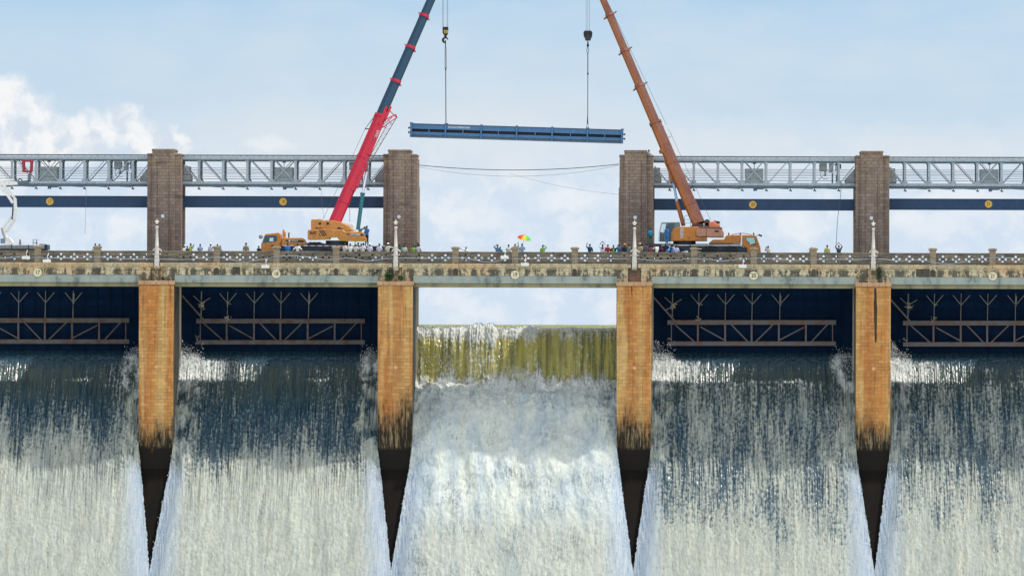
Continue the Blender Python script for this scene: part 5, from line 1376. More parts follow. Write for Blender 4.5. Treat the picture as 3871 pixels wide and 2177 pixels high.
for sg in (-1, 1):
    for v in (17, 34): sb('guide_pin', [(sg * x_, sg * (x_ + 0.17), LY - 0.1, LY + 0.1, Zt(v + 2.5), Zt(v - 2.5)), (sg * (x_ + 0.171), sg * (x_ + 0.24), LY - 0.14, LY + 0.14, Zt(v + 4), Zt(v - 4))], STOPD)
for zx in (466, 1800):
    xx = -x_ + (zx - 132) / 2001 * L; sb('lifting_lug', [(xx - 0.16, xx + 0.16, LY - 0.08, LY + 0.08, h2 + 0.003, h2 + 0.12)], STOPB)
pz = -x_ + (586 - 132) / 2001 * L; tx, tz = mid.x + pz * math.cos(th) - Zt(10.5) * math.sin(th), mid.z + pz * math.sin(th) + Zt(10.5) * math.cos(th)
text('lettering', 'KANNAIAH CONSTRUCTIONS', 0.24, OFFW, s, tx, tz, LY - 0.366, 0.62, 0.004, tilt=-th, bold=0.008)

# ---------------------------------------------------------------- aerial work platform at the frame's edge
f3, p3 = conv(0, 640, 4.527)
aw = thing('platform_truck', 'white aerial work platform truck with a red basket raised to the truss', 'platform truck', (f3(100, 1290).x, 3.5, Z_ROAD))
AY = 3.5
def arm(name, pts, w, d, parent=aw, mat=WHITE, y=AY):
    m = MB()
    for (a, b), (w0, w1) in zip(zip(pts[:-1], pts[1:]), zip(w[:-1], w[1:])): m.beam(f3(*a, y), f3(*b, y), w0, d, w1=w1)
    return m.build(name, mat, parent, bevel=0.02)
bed = MB(); bed.box(f3(-420, 0).x, f3(800, 0).x, CY0 + 0.1, CY1 - 0.1, f3(0, 1365).z, f3(0, 1292).z); bd = bed.build('flat_bed', paint('bed_grey', (0.42, 0.43, 0.43), 0.5, 0, 0.4), aw, bevel=0.03)
m = MB()
for zy in (1312, 1332, 1350): m.box(f3(-420, 0).x, f3(770, 0).x, CY0 + 0.07, CY0 + 0.099, f3(0, zy + 3).z, f3(0, zy).z)
for zx in (200, 490, 775): m.box(f3(zx, 0).x - 0.03, f3(zx, 0).x + 0.03, CY0 + 0.04, CY0 + 0.099, f3(0, 1385).z, f3(0, 1288).z)
m.build('side_rail', CHASSIS, bd)
m = MB(); m.box(f3(780, 0).x, f3(815, 0).x, CY0 + 0.1, CY1 - 0.2, f3(0, 1375).z, f3(0, 1288).z); m.box(f3(670, 0).x, f3(760, 0).x, CY0 + 0.4, CY1 - 0.4, f3(0, 1291).z, f3(0, 1275).z); m.build('tail_box', plain('dark_teal_box', (0.04, 0.10, 0.11)), bd)
m = MB(); m.tube([f3(568, 1290, CY0 + 0.3), f3(566, 1205, CY0 + 0.3), f3(630, 1202, CY0 + 0.3), f3(634, 1290, CY0 + 0.3)], 0.03, 6); m.tube([f3(567, 1255, CY0 + 0.3), f3(632, 1255, CY0 + 0.3)], 0.025, 6); m.tube([f3(620, 1290, CY1 - 0.6), f3(632, 1202, CY1 - 0.6)], 0.03, 6); m.build('ladder_hoop', CHASSIS, bd)
m = MB(); p = f3(335, 1290); m.tube([(p.x, CY0 + 0.5, p.z), (p.x, CY0 + 0.5, f3(0, 1195).z)], [0.12, 0.05], 8); m.build('signal_post', plain('brown_post', (0.20, 0.10, 0.07)), bd)
for wx in (-250, -60, 560, 700): c0 = f3(wx, 0); wheel(aw, c0.x, CY0 + 0.05, Z_ROAD + 0.5, 0.5, 0.35); wheel(aw, c0.x, CY1 - 0.4, Z_ROAD + 0.5, 0.5, 0.35)
m = MB(); m.box(f3(-420, 0).x, f3(780, 0).x, CY0 + 0.3, CY1 - 0.3, Z_ROAD + 0.5, f3(0, 1366).z); m.build('chassis', CHASSIS, aw)
prism_part('turret', p3([(85, 1290), (110, 1200), (130, 1165), (160, 1160), (195, 1200), (232, 1245), (225, 1285), (180, 1294)], AY), AY - 0.5, AY + 0.5, WHITE, aw)
prism_part('turret_cover', p3([(14, 1270), (14, 1185), (60, 1183), (85, 1268)], AY), AY - 0.4, AY + 0.4, plain('blue_grey_cover', (0.20, 0.26, 0.36)), aw)
prism_part('lower_arm', p3([(12, 1000), (62, 990), (100, 1080), (130, 1160), (140, 1270), (100, 1262), (45, 1120)], AY), AY - 0.32, AY + 0.32, WHITE, aw)
prism_part('arm_grey_plate', p3([(20, 1010), (50, 1008), (120, 1262), (105, 1262), (42, 1110)], AY), AY - 0.335, AY - 0.321, plain('arm_grey', (0.40, 0.38, 0.36)), aw, 0)  # flat grey plate on the near face of the lower arm
arm('parallel_arm', [(55, 1000), (215, 790)], [0.20, 0.22], 0.25)
arm('parallel_arm', [(105, 1075), (185, 960), (250, 855)], [0.24, 0.28, 0.24], 0.25, y=AY + 0.02)
arm('elbow_link', [(245, 860), (265, 700), (258, 500)], [0.26, 0.30, 0.28], 0.35)
arm('elbow_cylinder', [(215, 860), (222, 780), (228, 615)], [0.24, 0.20, 0.18], 0.2, mat=GLASS, y=AY - 0.05)
arm('upper_arm', [(262, 508), (150, 370), (10, 225)], [0.20, 0.20, 0.18], 0.3)
arm('upper_arm', [(225, 580), (110, 410), (-10, 290)], [0.28, 0.28, 0.24], 0.3, y=AY + 0.02)
arm('jib_arm', [(-30, 205), (245, 178)], [0.14, 0.14], 0.25)
arm('jib_arm', [(-30, 255), (150, 240), (310, 245)], [0.34, 0.42, 0.22], 0.3, y=AY + 0.02)
prism_part('gusset', p3([(60, 300), (120, 255), (150, 245), (100, 290)], AY), AY - 0.2, AY + 0.2, WHITE, aw, 0)
arm('basket_mount', [(300, 232), (500, 215), (505, 80)], [0.3, 0.3, 0.26], 0.3, mat=STEELD)
m = MB(); pts = [f3(345 + 30 * math.cos(t), 200 - 35 * math.sin(t), AY - 0.2) for t in [math.pi * i / 10 for i in range(11)]]; m.tube(pts, 0.05, 6); m.build('hydraulic_hose', BLACK, aw)
REDB = paint('basket_red', (0.30, 0.02, 0.035), 0.45)
bx = [(84, 608), (88, 605), (120, 605), (124, 611), (122, 648), (117, 652.5), (92, 652.5), (87, 648)]
bi = [(93, 614), (96, 612), (114, 612), (116, 616), (115, 643), (112, 646), (98, 646), (95, 643)]
def ringprism(m, o, i_, y0, y1):
    n = len(o); P = lambda l, Y: [(W(x, y, AY).x, Y, W(x, y, AY).z) for x, y in l]
    vs = P(o, y0) + P(i_, y0) + P(o, y1) + P(i_, y1); fs = []
    for k in range(n):
        j = (k + 1) % n
        fs += [(k, j, n + j, n + k), (2 * n + k, 3 * n + k, 3 * n + j, 2 * n + j), (k, 2 * n + k, 2 * n + j, j), (n + k, n + j, 3 * n + j, 3 * n + k)]
    m.add(vs, fs)
m = MB(); ringprism(m, bx, bi, AY - 0.55, AY - 0.45); ringprism(m, bx, bi, AY + 0.45, AY + 0.55)
for x, y in (bx[0], bx[3], bx[5], bx[7]): q = W(x, y, AY); m.beam((q.x, AY - 0.449, q.z), (q.x, AY + 0.449, q.z), 0.1, 0.1)
m.build('basket_frame', REDB, aw, bevel=0.02)
# ---------------------------------------------------------------- people
def skin_mesh(nodes, edges, root, sub=1, cut=None):
    """nodes: {name: ((x, y, z), rx, ry)}; one continuous surface grown along the edges"""
    names = list(nodes); ix = {n: i for i, n in enumerate(names)}
    me = bpy.data.meshes.new('skeleton'); me.from_pydata([nodes[n][0] for n in names], [(ix[a], ix[b]) for a, b in edges], [])
    o = bpy.data.objects.new('skeleton', me); COL.objects.link(o)
    o.modifiers.new('skin', 'SKIN'); sv = me.skin_vertices[0].data
    for i, n in enumerate(names):
        sv[i].radius = (nodes[n][1], nodes[n][2]); sv[i].use_root = n == root
    sb_ = o.modifiers.new('sub', 'SUBSURF'); sb_.levels = sub; sb_.render_levels = sub
    bpy.context.view_layer.update()
    r = bpy.data.meshes.new_from_object(o.evaluated_get(bpy.context.evaluated_depsgraph_get()))
    bpy.data.objects.remove(o); bpy.data.meshes.remove(me)
    r.polygons.foreach_set('use_smooth', [True] * len(r.polygons))
    return r


REST = ((0.235, -0.03, 1.13), (0.25, 0.06, 0.89))
POSES = {
    'rest': (REST, REST), 'lean': (((0.26, -0.10, 1.14), (0.20, 0.16, 1.06)), ((0.26, -0.10, 1.14), (0.20, 0.16, 1.06))),
    'phone': (((0.23, 0.20, 1.22), (0.07, 0.30, 1.50)), ((0.23, 0.20, 1.22), (0.07, 0.30, 1.50))),
    'high': (((0.34, 0.05, 1.58), (0.10, 0.12, 1.86)), ((0.34, 0.05, 1.58), (0.10, 0.12, 1.86))),
    'shade': (((0.40, 0.08, 1.50), (0.11, 0.16, 1.68)), REST), 'wave': (((0.30, 0.10, 1.42), (0.26, 0.14, 1.70)), REST),
    'point': (((0.40, 0.02, 1.46), (0.66, 0.04, 1.58)), REST), 'reach': (((0.38, 0.10, 1.30), (0.62, 0.16, 1.36)), REST),
    'spread': (((0.34, -0.08, 1.18), (0.50, -0.16, 1.02)), ((0.34, -0.08, 1.18), (0.50, -0.16, 1.02))),
    'fold': (((0.27, 0.04, 1.16), (0.02, 0.20, 1.20)), ((0.27, 0.04, 1.16), (-0.02, 0.20, 1.14))),
    'carry': (((0.27, 0.04, 1.18), (0.16, 0.26, 1.36)), REST), 'bend': (((0.30, 0.05, 1.15), (0.26, 0.20, 0.92)), ((0.30, 0.05, 1.15), (0.26, 0.20, 0.92))),
}
PMESH = {}
def pose_meshes(pose):
    if pose in PMESH: return PMESH[pose]
    L_, R_ = POSES[pose]                    # left arm (screen left seen from behind), right arm
    bend = math.radians(62) if pose == 'bend' else 0.0
    def T(p, hip=0.98):
        if not bend or p[2] < hip: return Vector(p)
        v = Vector(p) - Vector((0, 0, hip)); return Matrix.Rotation(-bend, 3, 'X') @ v + Vector((0, -0.08, hip))
    arms = {'l': (-1, L_), 'r': (1, R_)}
    N, E = {}, []
    def nd(n, p, rx, ry=None): N[n] = (T(p), rx, ry or rx)
    nd('pelvis', (0, 0, 0.95), 0.135, 0.105); nd('waist', (0, 0.0, 1.08), 0.125, 0.095); nd('chest', (0, -0.005, 1.27), 0.15, 0.105); nd('neckbase', (0, 0, 1.42), 0.085, 0.075)
    nd('neck', (0, 0.015, 1.49), 0.052); nd('jaw', (0, 0.035, 1.545), 0.066, 0.078); nd('skull', (0, 0.02, 1.625), 0.076, 0.094); nd('crown', (0, 0.01, 1.695), 0.048, 0.06)
    E += [('pelvis', 'waist'), ('waist', 'chest'), ('chest', 'neckbase'), ('neckbase', 'neck'), ('neck', 'jaw'), ('jaw', 'skull'), ('skull', 'crown')]
    for s_, (sg, (el, wr)) in arms.items():
        sh = (sg * 0.175, 0, 1.385); e = (sg * el[0], el[1], el[2]); w_ = (sg * wr[0], wr[1], wr[2])
        nd('sh' + s_, sh, 0.062); nd('el' + s_, e, 0.043); nd('wr' + s_, w_, 0.029)
        d = (Vector(w_) - Vector(e)).normalized(); side = d.cross(Vector((0, 1, 0.2))).normalized()
        pm = Vector(w_) + d * 0.055; nd('pm' + s_, tuple(pm), 0.034, 0.018)
        E += [('chest', 'sh' + s_), ('sh' + s_, 'el' + s_), ('el' + s_, 'wr' + s_), ('wr' + s_, 'pm' + s_)]
        curl = Vector((0, 1, 0)) if abs(d.y) < 0.9 else Vector((0, 0, -1))
        for k, ln in enumerate((0.070, 0.080, 0.076, 0.060)):
            b = pm + side * (0.030 - 0.020 * k) + d * 0.03; t_ = b + d * ln * 0.6; t2 = t_ + d * ln * 0.3 + curl * 0.022
            nd('f%da%s' % (k, s_), tuple(b), 0.0095); nd('f%db%s' % (k, s_), tuple(t_), 0.0088); nd('f%dc%s' % (k, s_), tuple(t2), 0.0075)
            E += [('pm' + s_, 'f%da%s' % (k, s_)), ('f%da%s' % (k, s_), 'f%db%s' % (k, s_)), ('f%db%s' % (k, s_), 'f%dc%s' % (k, s_))]
        b = Vector(w_) + d * 0.025 + side * 0.035; t_ = b + side * 0.025 + d * 0.03; nd('ta' + s_, tuple(b), 0.012); nd('tb' + s_, tuple(t_), 0.009); E += [('wr' + s_, 'ta' + s_), ('ta' + s_, 'tb' + s_)]
        nd('hp' + s_, (sg * 0.09, 0, 0.90), 0.088); nd('kn' + s_, (sg * 0.10, 0.02, 0.48), 0.056); nd('an' + s_, (sg * 0.115, -0.02, 0.085), 0.038); nd('to' + s_, (sg * 0.13, 0.13, 0.03), 0.036, 0.026)
        E += [('pelvis', 'hp' + s_), ('hp' + s_, 'kn' + s_), ('kn' + s_, 'an' + s_), ('an' + s_, 'to' + s_)]
    body = skin_mesh(N, E, 'pelvis')
    # nose, ears and eyes on the head
    mb = MB(); H = T((0, 0.02, 1.615)); up_ = (T((0, 0.02, 1.7)) - H).normalized(); fw = Vector((1, 0, 0)).cross(up_) * -1.0
    if fw.y < 0 and not bend: fw = -fw
    c = H + fw * 0.098 - up_ * 0.012; mb.ball(c, 0.012, 0.018, 0.022, 6, 5)
    for sg in (-1, 1):
        c = H + Vector((sg * 0.078, 0, 0)) - up_ * 0.005; mb.ball(c, 0.010, 0.022, 0.032, 6, 5)
    mb.mat(1)
    for sg in (-1, 1): c = H + Vector((sg * 0.032, 0, 0)) + fw * 0.088 + up_ * 0.018; mb.ball(c, 0.011, 0.009, 0.007, 6, 5)
    c = H + fw * 0.092 - up_ * 0.05; mb.ball(c, 0.024, 0.008, 0.007, 6, 5)
    bm = bmesh.new(); bm.from_mesh(body)
    vs = [bm.verts.new(v) for v in mb.v]
    for f, mi in zip(mb.f, mb.mi):
        try: bf = bm.faces.new([vs[i] for i in f]); bf.material_index = mi; bf.smooth = True
        except ValueError: pass
    bm.to_mesh(body); bm.free()
    # shirt with sleeves to the elbow
    N2, E2 = {}, []
    def n2_(n, p, rx, ry=None): N2[n] = (T(p), rx, ry or rx)
    n2_('hem', (0, 0, 0.84), 0.175, 0.135); n2_('waist', (0, 0, 1.06), 0.158, 0.122); n2_('chest', (0, -0.005, 1.27), 0.178, 0.128); n2_('collar', (0, 0, 1.425), 0.098, 0.088)
    E2 += [('hem', 'waist'), ('waist', 'chest'), ('chest', 'collar')]
    for s_, (sg, (el, wr)) in arms.items():
        sh = Vector((sg * 0.175, 0, 1.385)); e = Vector((sg * el[0], el[1], el[2])); w_ = Vector((sg * wr[0], wr[1], wr[2]))
        n2_('sh' + s_, tuple(sh), 0.078); n2_('el' + s_, tuple(sh.lerp(e, 0.92)), 0.064); E2 += [('chest', 'sh' + s_), ('sh' + s_, 'el' + s_)]
        n2_('cf' + s_, tuple(e.lerp(w_, 0.45)), 0.050); E2 += [('el' + s_, 'cf' + s_)]
    shirt = skin_mesh(N2, E2, 'waist')
    N3, E3 = {}, []
    N3['belt'] = (Vector((0, 0, 1.0)), 0.150, 0.118); N3['pel'] = (Vector((0, 0, 0.93)), 0.152, 0.12); E3.append(('belt', 'pel'))
    for s_, sg in (('l', -1), ('r', 1)):
        N3['hp' + s_] = (Vector((sg * 0.092, 0, 0.86)), 0.100, 0.1); N3['kn' + s_] = (Vector((sg * 0.10, 0.02, 0.48)), 0.074, 0.074); N3['cu' + s_] = (Vector((sg * 0.115, -0.01, 0.08)), 0.062, 0.062)
        E3 += [('pel', 'hp' + s_), ('hp' + s_, 'kn' + s_), ('kn' + s_, 'cu' + s_)]
    trousers = skin_mesh(N3, E3, 'pel')
    def head_mesh(kind):
        mb = MB()
        n, k = 14, 7; R = (0.090, 0.108, 0.098) if kind == 'hair' else (0.104, 0.122, 0.108)
        base = H + up_ * (0.008 if kind == 'hair' else 0.03)
        vs, fs = [], []
        for j in range(k + 1):
            a = (math.pi / 2) * j / k
            for i in range(n):
                b = 2 * math.pi * i / n
                low = (-0.045 if math.sin(b) < 0.25 else 0.02) if (kind == 'hair' and j == 0) else 0
                p = Vector((R[0] * math.cos(a) * math.cos(b), 0, 0)) + fw * (R[1] * math.cos(a) * math.sin(b)) + up_ * (R[2] * math.sin(a) + low) - fw * 0.012
                vs.append(base + p)
        for j in range(k):
            for i in range(n): fs.append((j * n + i, j * n + (i + 1) % n, (j + 1) * n + (i + 1) % n, (j + 1) * n + i))
        mb.add(vs, fs)
        if kind == 'cap':
            vs = []
            for i in range(7):
                b = math.pi * (0.12 + 0.76 * i / 6)
                for rr, dz in ((0.100, 0.0), (0.205, -0.015)): vs.append(base + Vector((rr * 0.85 * math.cos(b), 0, 0)) + fw * (rr * math.sin(b)) + up_ * dz)
            mb.add(vs, [(2 * i, 2 * i + 1, 2 * i + 3, 2 * i + 2) for i in range(6)])
        if kind == 'helmet':
            vs = []
            for i in range(16):
                b = 2 * math.pi * i / 16
                for rr, dz in ((0.102, 0.0), (0.140 + 0.03 * max(0, math.sin(b)), -0.008)): vs.append(base + Vector((rr * 0.9 * math.cos(b), 0, 0)) + fw * (rr * math.sin(b)) + up_ * dz)
            mb.add(vs, [(2 * i, 2 * i + 1, (2 * i + 3) % 32, (2 * i + 2) % 32) for i in range(16)])
        me = bpy.data.meshes.new(kind); me.from_pydata([tuple(v) for v in mb.v], [], mb.f)
        me.polygons.foreach_set('use_smooth', [True] * len(me.polygons)); return me
    vest = None
    N4 = {'hem': (T((0, 0, 0.93)), 0.178, 0.138), 'waist': (T((0, 0, 1.08)), 0.168, 0.130), 'chest': (T((0, -0.005, 1.28)), 0.186, 0.136), 'yoke': (T((0, 0, 1.40)), 0.150, 0.095)}
    vest = skin_mesh(N4, [('hem', 'waist'), ('waist', 'chest'), ('chest', 'yoke')], 'waist')
    mb = MB()
    for sg in (-1, 1): mb.ball((sg * 0.128, 0.055, 0.045), 0.048, 0.125, 0.045, 10, 6)
    sh_ = bpy.data.meshes.new('shoes'); sh_.from_pydata([tuple(v) for v in mb.v], [], mb.f)
    PMESH[pose] = dict(body=body, shirt=shirt, trousers=trousers, hair=head_mesh('hair'), cap=head_mesh('cap'), helmet=head_mesh('helmet'), vest=vest, shoes=sh_)
    for me in (body,): me.materials.append(None); me.materials.append(None)
    for kx in ('shirt', 'trousers', 'hair', 'cap', 'helmet', 'vest', 'shoes'): PMESH[pose][kx].materials.append(None)
    return PMESH[pose]


CLOTH = {}
def cloth(rgb):
    if rgb not in CLOTH: CLOTH[rgb] = plain('cloth_%d_%d_%d' % tuple(int(c * 99) for c in rgb), rgb, 0.85, 0, 0.15)
    return CLOTH[rgb]
SKIN = [plain('skin_brown', (0.16, 0.075, 0.042), 0.55), plain('skin_dark_brown', (0.085, 0.04, 0.025), 0.55)]
EYEM = plain('eye_and_lip_dark', (0.03, 0.012, 0.012), 0.4); HAIR = plain('black_hair', (0.012, 0.011, 0.011), 0.6)
NP = [0]
def slot(o, i, m): o.material_slots[i].link = 'OBJECT'; o.material_slots[i].material = m
def person(px, py, pose, label, shirt, trou=(0.05, 0.055, 0.07), head=None, vest=None, yaw=0.0, Y=1.1, feet=Z_ROAD, h=None, flip=False, group='people watching from the dam road'):
    PM = pose_meshes(pose); NP[0] += 1; i = NP[0]
    top = W(px, py, Y)
    tall = {'bend': 1.42}.get(pose, 1.745 if head else 1.725)
    sc = h if h else (top.z - feet) / tall
    sc = max(0.72, min(1.1, sc))
    b = bpy.data.objects.new('person', PM['body']); COL.objects.link(b); tag(b, label, 'person', group)
    b.location = (top.x, Y, feet + 0.003); b.rotation_euler = (0, 0, yaw); b.scale = (-sc if flip else sc, sc, sc)
    slot(b, 0, SKIN[i % 2]); slot(b, 1, EYEM)
    def ch(key, mat, name=None):
        o = bpy.data.objects.new(name or key, PM[key]); COL.objects.link(o); o.parent = b; slot(o, 0, mat); return o
    ch('shirt', cloth(shirt)); ch('trousers', cloth(trou)); ch('shoes', cloth((0.03, 0.025, 0.02))); ch('hair', HAIR)
    if head: ch(head[0], cloth(head[1]))
    if vest: ch('vest', cloth(vest), 'safety_vest')
    return b


WH, LAV, CRM = (0.78, 0.77, 0.76), (0.62, 0.60, 0.74), (0.66, 0.62, 0.52)
NVY, BLU, GRY, DRK = (0.02, 0.03, 0.07), (0.03, 0.17, 0.50), (0.22, 0.27, 0.33), (0.03, 0.03, 0.035)
MAR, GRN, KHA = (0.12, 0.02, 0.04), (0.13, 0.50, 0.03), (0.26, 0.20, 0.13)
WC, BC = (0.80, 0.79, 0.80), (0.10, 0.28, 0.62)
PEOPLE = [
    (360, 920, 'rest', 'bareheaded person in a white shirt behind the parapet post, beside a blue cap', WH, DRK, None, None, 0.2),
    (376, 921, 'rest', 'person in a white shirt and blue cap behind a parapet post near deck span 17', WH, DRK, ('cap', BC), None, -0.5),
    (699, 926, 'rest', 'person in white with a white cap right beside the tower by the yellow-green shirt', WH, DRK, ('cap', WC), None, 0.5),
    (708, 930, 'rest', 'small dark-dressed person between a white cap and the yellow-green shirt', (0.07, 0.07, 0.12), DRK, None, None, 0.0),
    (720.5, 920, 'phone', 'person in a yellow-green shirt holding a phone, turned sideways', (0.50, 0.62, 0.02), DRK, None, None, -1.0),
    (757, 922, 'fold', 'lone person in a blue-grey shirt between the yellow-green shirt and a parapet post', (0.22, 0.30, 0.42), DRK, None, None, 0.5),
    (796, 919, 'reach', 'person in a lavender shirt and pale cap stretching an arm over the parapet post', LAV, DRK, ('cap', CRM), None, -0.6, dict(flip=True)),
    (822, 923, 'rest', 'dark-dressed person half hidden behind the capped parapet post', (0.05, 0.07, 0.09), DRK, None, None, 0.0),
    (832, 928, 'rest', 'person in a pale blue shirt leaning beside the capped parapet post', (0.42, 0.50, 0.70), DRK, None, None, -0.4),
    (930, 917, 'rest', 'person in a khaki uniform and cap standing alone left of the yellow crane cab', KHA, KHA, ('cap', (0.18, 0.14, 0.10)), None, 0.0),
    (978, 929, 'carry', 'dark silhouetted person just in front of the yellow crane cab', DRK, DRK, None, None, -0.7),
    (1087, 918, 'rest', 'person in a bright blue shirt in front of the yellow crane hood', BLU, NVY, None, None, 0.4),
    (1125, 920, 'spread', 'person in a white shirt with both arms spread on the parapet', WH, DRK, None, None, 0.0),
    (1303, 918, 'carry', 'person in a cream shirt first in the row below the crane superstructure', CRM, DRK, None, None, -0.5),
    (1324, 919, 'fold', 'person in a white shirt with a blue cap in the row behind the yellow crane', WH, DRK, ('cap', BC), None, 0.1),
    (1345, 920, 'fold', 'person in a cream shirt with an olive cap below the crane superstructure', CRM, DRK, ('cap', (0.40, 0.42, 0.28)), None, -0.3),
    (1354, 916, 'wave', 'dark-dressed person lifting one arm between the olive cap and a blue cap', (0.10, 0.05, 0.08), DRK, None, None, 0.0, dict(Y=1.7)),
    (1366, 919, 'rest', 'person in lavender with a bright blue cap half hidden by a white shirt', LAV, DRK, ('cap', (0.08, 0.30, 0.75)), None, 0.2, dict(Y=1.6)),
    (1373.5, 918, 'fold', 'bareheaded person in a white shirt turned sideways beside a bright blue cap', WH, DRK, None, None, -0.8),
    (1398, 920, 'rest', 'broad person in a lavender shirt and white cap below the man in blue', LAV, NVY, ('cap', WC), None, 0.1),
    (1434, 919, 'rest', 'person in a lavender shirt and grey cap, standing apart at the crane tail', LAV, NVY, ('cap', GRY), None, -0.2),
    (1467, 918, 'reach', 'person in a cream shirt and white cap reaching towards the lamp post', CRM, DRK, ('cap', WC), None, -0.4, dict(flip=True)),
    (1484, 923, 'rest', 'maroon-dressed person half hidden by the lamp post near the green bush', MAR, DRK, None, None, 0.0),
    (1510, 924, 'wave', 'person in dark green lifting an arm, right beside the lamp post', (0.02, 0.13, 0.09), DRK, None, None, 0.0, dict(flip=True)),
    (1529, 924, 'rest', 'person in a pale grey-green shirt in front of the tower foot', (0.50, 0.54, 0.44), (0.08, 0.12, 0.14), None, None, 0.1),
    (1563, 925, 'rest', 'person in a green safety vest at the edge of the tower behind the red boom', (0.20, 0.30, 0.10), DRK, None, GRN, 0.3),
    (1583, 921, 'rest', 'person in a pale shirt with a dark shoulder strap beside the tower foot', (0.56, 0.56, 0.56), DRK, None, None, -0.3),
    (1579, 915, 'rest', 'dark head showing behind the person with a shoulder strap', DRK, DRK, None, None, 0.0, dict(Y=1.8)),
    (1762, 933, 'point', 'person in a white shirt pointing far out to one side over deck span 19', WH, DRK, None, None, 0.1),
    (1881, 925, 'shade', 'person in a grey-blue shirt shading the eyes with a bent arm', (0.13, 0.20, 0.32), DRK, None, None, 0.0),
    (1891, 933, 'rest', 'small person in a teal shirt beside the grey-blue shirt', (0.02, 0.22, 0.26), DRK, None, None, 0.0),
    (1923, 924, 'fold', 'person in a grey-white shirt beside the white capped watcher', (0.58, 0.58, 0.56), DRK, None, None, 0.4),
    (1947, 919, 'wave', 'person in a dark shirt and white cap raising an arm behind the parapet post', (0.04, 0.05, 0.09), DRK, ('cap', WC), None, 0.0, dict(flip=True)),
    (1973.5, 921, 'carry', 'person in a light blue shirt standing under the rainbow umbrella', (0.30, 0.42, 0.62), DRK, None, None, -0.1, dict(flip=True)),
    (2052, 927, 'shade', 'lone person in a green safety vest shading the eyes over deck span 19', (0.15, 0.35, 0.06), DRK, None, GRN, 0.0, dict(flip=True)),
    (2230, 922, 'wave', 'person in a navy shirt raising one hand near the right end of the open bay', (0.025, 0.07, 0.13), DRK, None, None, 0.0),
    (2278, 923, 'high', 'person in a lavender shirt with both arms up holding a phone overhead', LAV, NVY, None, None, 0.0),
    (2298, 924, 'rest', 'person in a red shirt beside the one with arms overhead', (0.34, 0.03, 0.05), DRK, None, None, 0.0),
    (2319, 926, 'rest', 'person in a green vest over black between the red and the blue shirt', DRK, DRK, None, GRN, 0.0),
    (2340, 922, 'phone', 'person in a deep blue shirt at the edge of the third tower', (0.03, 0.10, 0.24), DRK, None, None, 0.3),
    (2362, 921, 'rest', 'person with an orange turban in a dark navy top before the third tower', NVY, DRK, ('helmet', (0.80, 0.36, 0.05)), None, 0.0),
    (2377, 921, 'phone', 'person in a grey-green shirt between the orange turban and the lamp post', (0.17, 0.19, 0.13), DRK, None, None, 0.0),
    (2419, 919, 'rest', 'person in a khaki shirt and pale cap beside the lamp post near the orange crane', (0.36, 0.33, 0.18), DRK, ('cap', (0.60, 0.45, 0.28)), None, -0.3),
    (2427, 920, 'rest', 'person in a blue shirt half hidden behind the khaki shirt', (0.10, 0.14, 0.32), DRK, None, None, 0.0, dict(Y=1.7)),
    (2443, 917, 'phone', 'person in a dark purple-grey shirt lifting a phone before the third tower', (0.13, 0.10, 0.13), DRK, None, None, -0.4),
    (2461, 925, 'rest', 'person in a maroon shirt below the man in turquoise', (0.22, 0.09, 0.10), DRK, None, None, 0.0),
    (2483, 921, 'phone', 'person in a white shirt holding a camera up beside the orange crane', WH, DRK, None, None, 0.8),
    (2500, 929, 'rest', 'person in dark maroon between the white shirt and the stooping blue shirt', (0.07, 0.02, 0.06), DRK, None, None, 0.0),
    (2517, 932, 'bend', 'person in a bright blue shirt stooping towards the parapet', (0.04, 0.26, 0.68), DRK, None, None, -1.2),
    (2543, 922, 'wave', 'person in a pale blue shirt raising a hand to the face before the orange crane', (0.36, 0.42, 0.66), DRK, None, None, 0.0, dict(Y=1.5)),
    (2557, 926, 'rest', 'person in a lavender check shirt before the orange crane', (0.52, 0.52, 0.80), DRK, None, None, 0.0),
    (2593, 940, 'reach', 'low small person in a light blue shirt stretching out a hand', (0.48, 0.58, 0.80), DRK, None, None, 0.0),
    (2904, 929, 'phone', 'person in a beige shirt standing alone right of the orange crane cab', (0.46, 0.40, 0.34), DRK, None, None, 0.6),
    (3068, 934, 'rest', 'dark head behind a parapet post with something yellow beside it', (0.62, 0.48, 0.03), DRK, None, None, 0.0),
    (3127, 926, 'rest', 'person in a yellowish shirt between two dark-haired watchers by the hanging rope', (0.46, 0.44, 0.16), DRK, None, None, 0.0),
    (3171, 927, 'high', 'person in dark clothes reaching up to hold the hanging rope', (0.045, 0.06, 0.07), DRK, None, None, 0.0),
]
for t in PEOPLE:
    px, py, pose, lab, sh, tr, hd, vs_, yw = t[:9]; kw = dict(t[9]) if len(t) > 9 else {}
    if pose == 'high' and 'h' not in kw: kw['h'] = (W(px, py, 1.1).z - Z_ROAD) / 1.725
    person(px, py, pose, lab, sh, tr, hd, vs_, yw, **kw)
# people up on the machines and one on a tower
ddeck = f1(0, 741).z
person(1387, 853, 'carry', 'person in a blue shirt standing on the deck of the yellow crane', BLU, NVY, None, None, 2.6, Y=CY0 + 0.45, feet=f1(1765, 741).z, h=None)
person(1358, 845, 'bend', 'person in teal overalls bending over on the yellow crane superstructure', (0.01, 0.13, 0.16), (0.01, 0.11, 0.14), ('cap', (0.02, 0.06, 0.09)), None, -1.45, Y=CY0 + 0.7, feet=f1(1640, 640).z - 0.35, h=1.0)
person(2458.5, 862, 'rest', 'person in a turquoise shirt standing on the outrigger beam against the third tower', (0.02, 0.26, 0.46), (0.01, 0.12, 0.14), None, None, 0.5, Y=CY0 + 0.5, feet=f2(567, 719).z + 0.01)
person(2521, 855, 'reach', 'person in blue overalls climbing beside the orange crane operator cab', (0.03, 0.16, 0.48), (0.03, 0.15, 0.42), None, None, -0.8, Y=CY0 - 0.25, feet=f2(790, 735).z + 0.01)
m = MB(); p = f1(1765, 741)
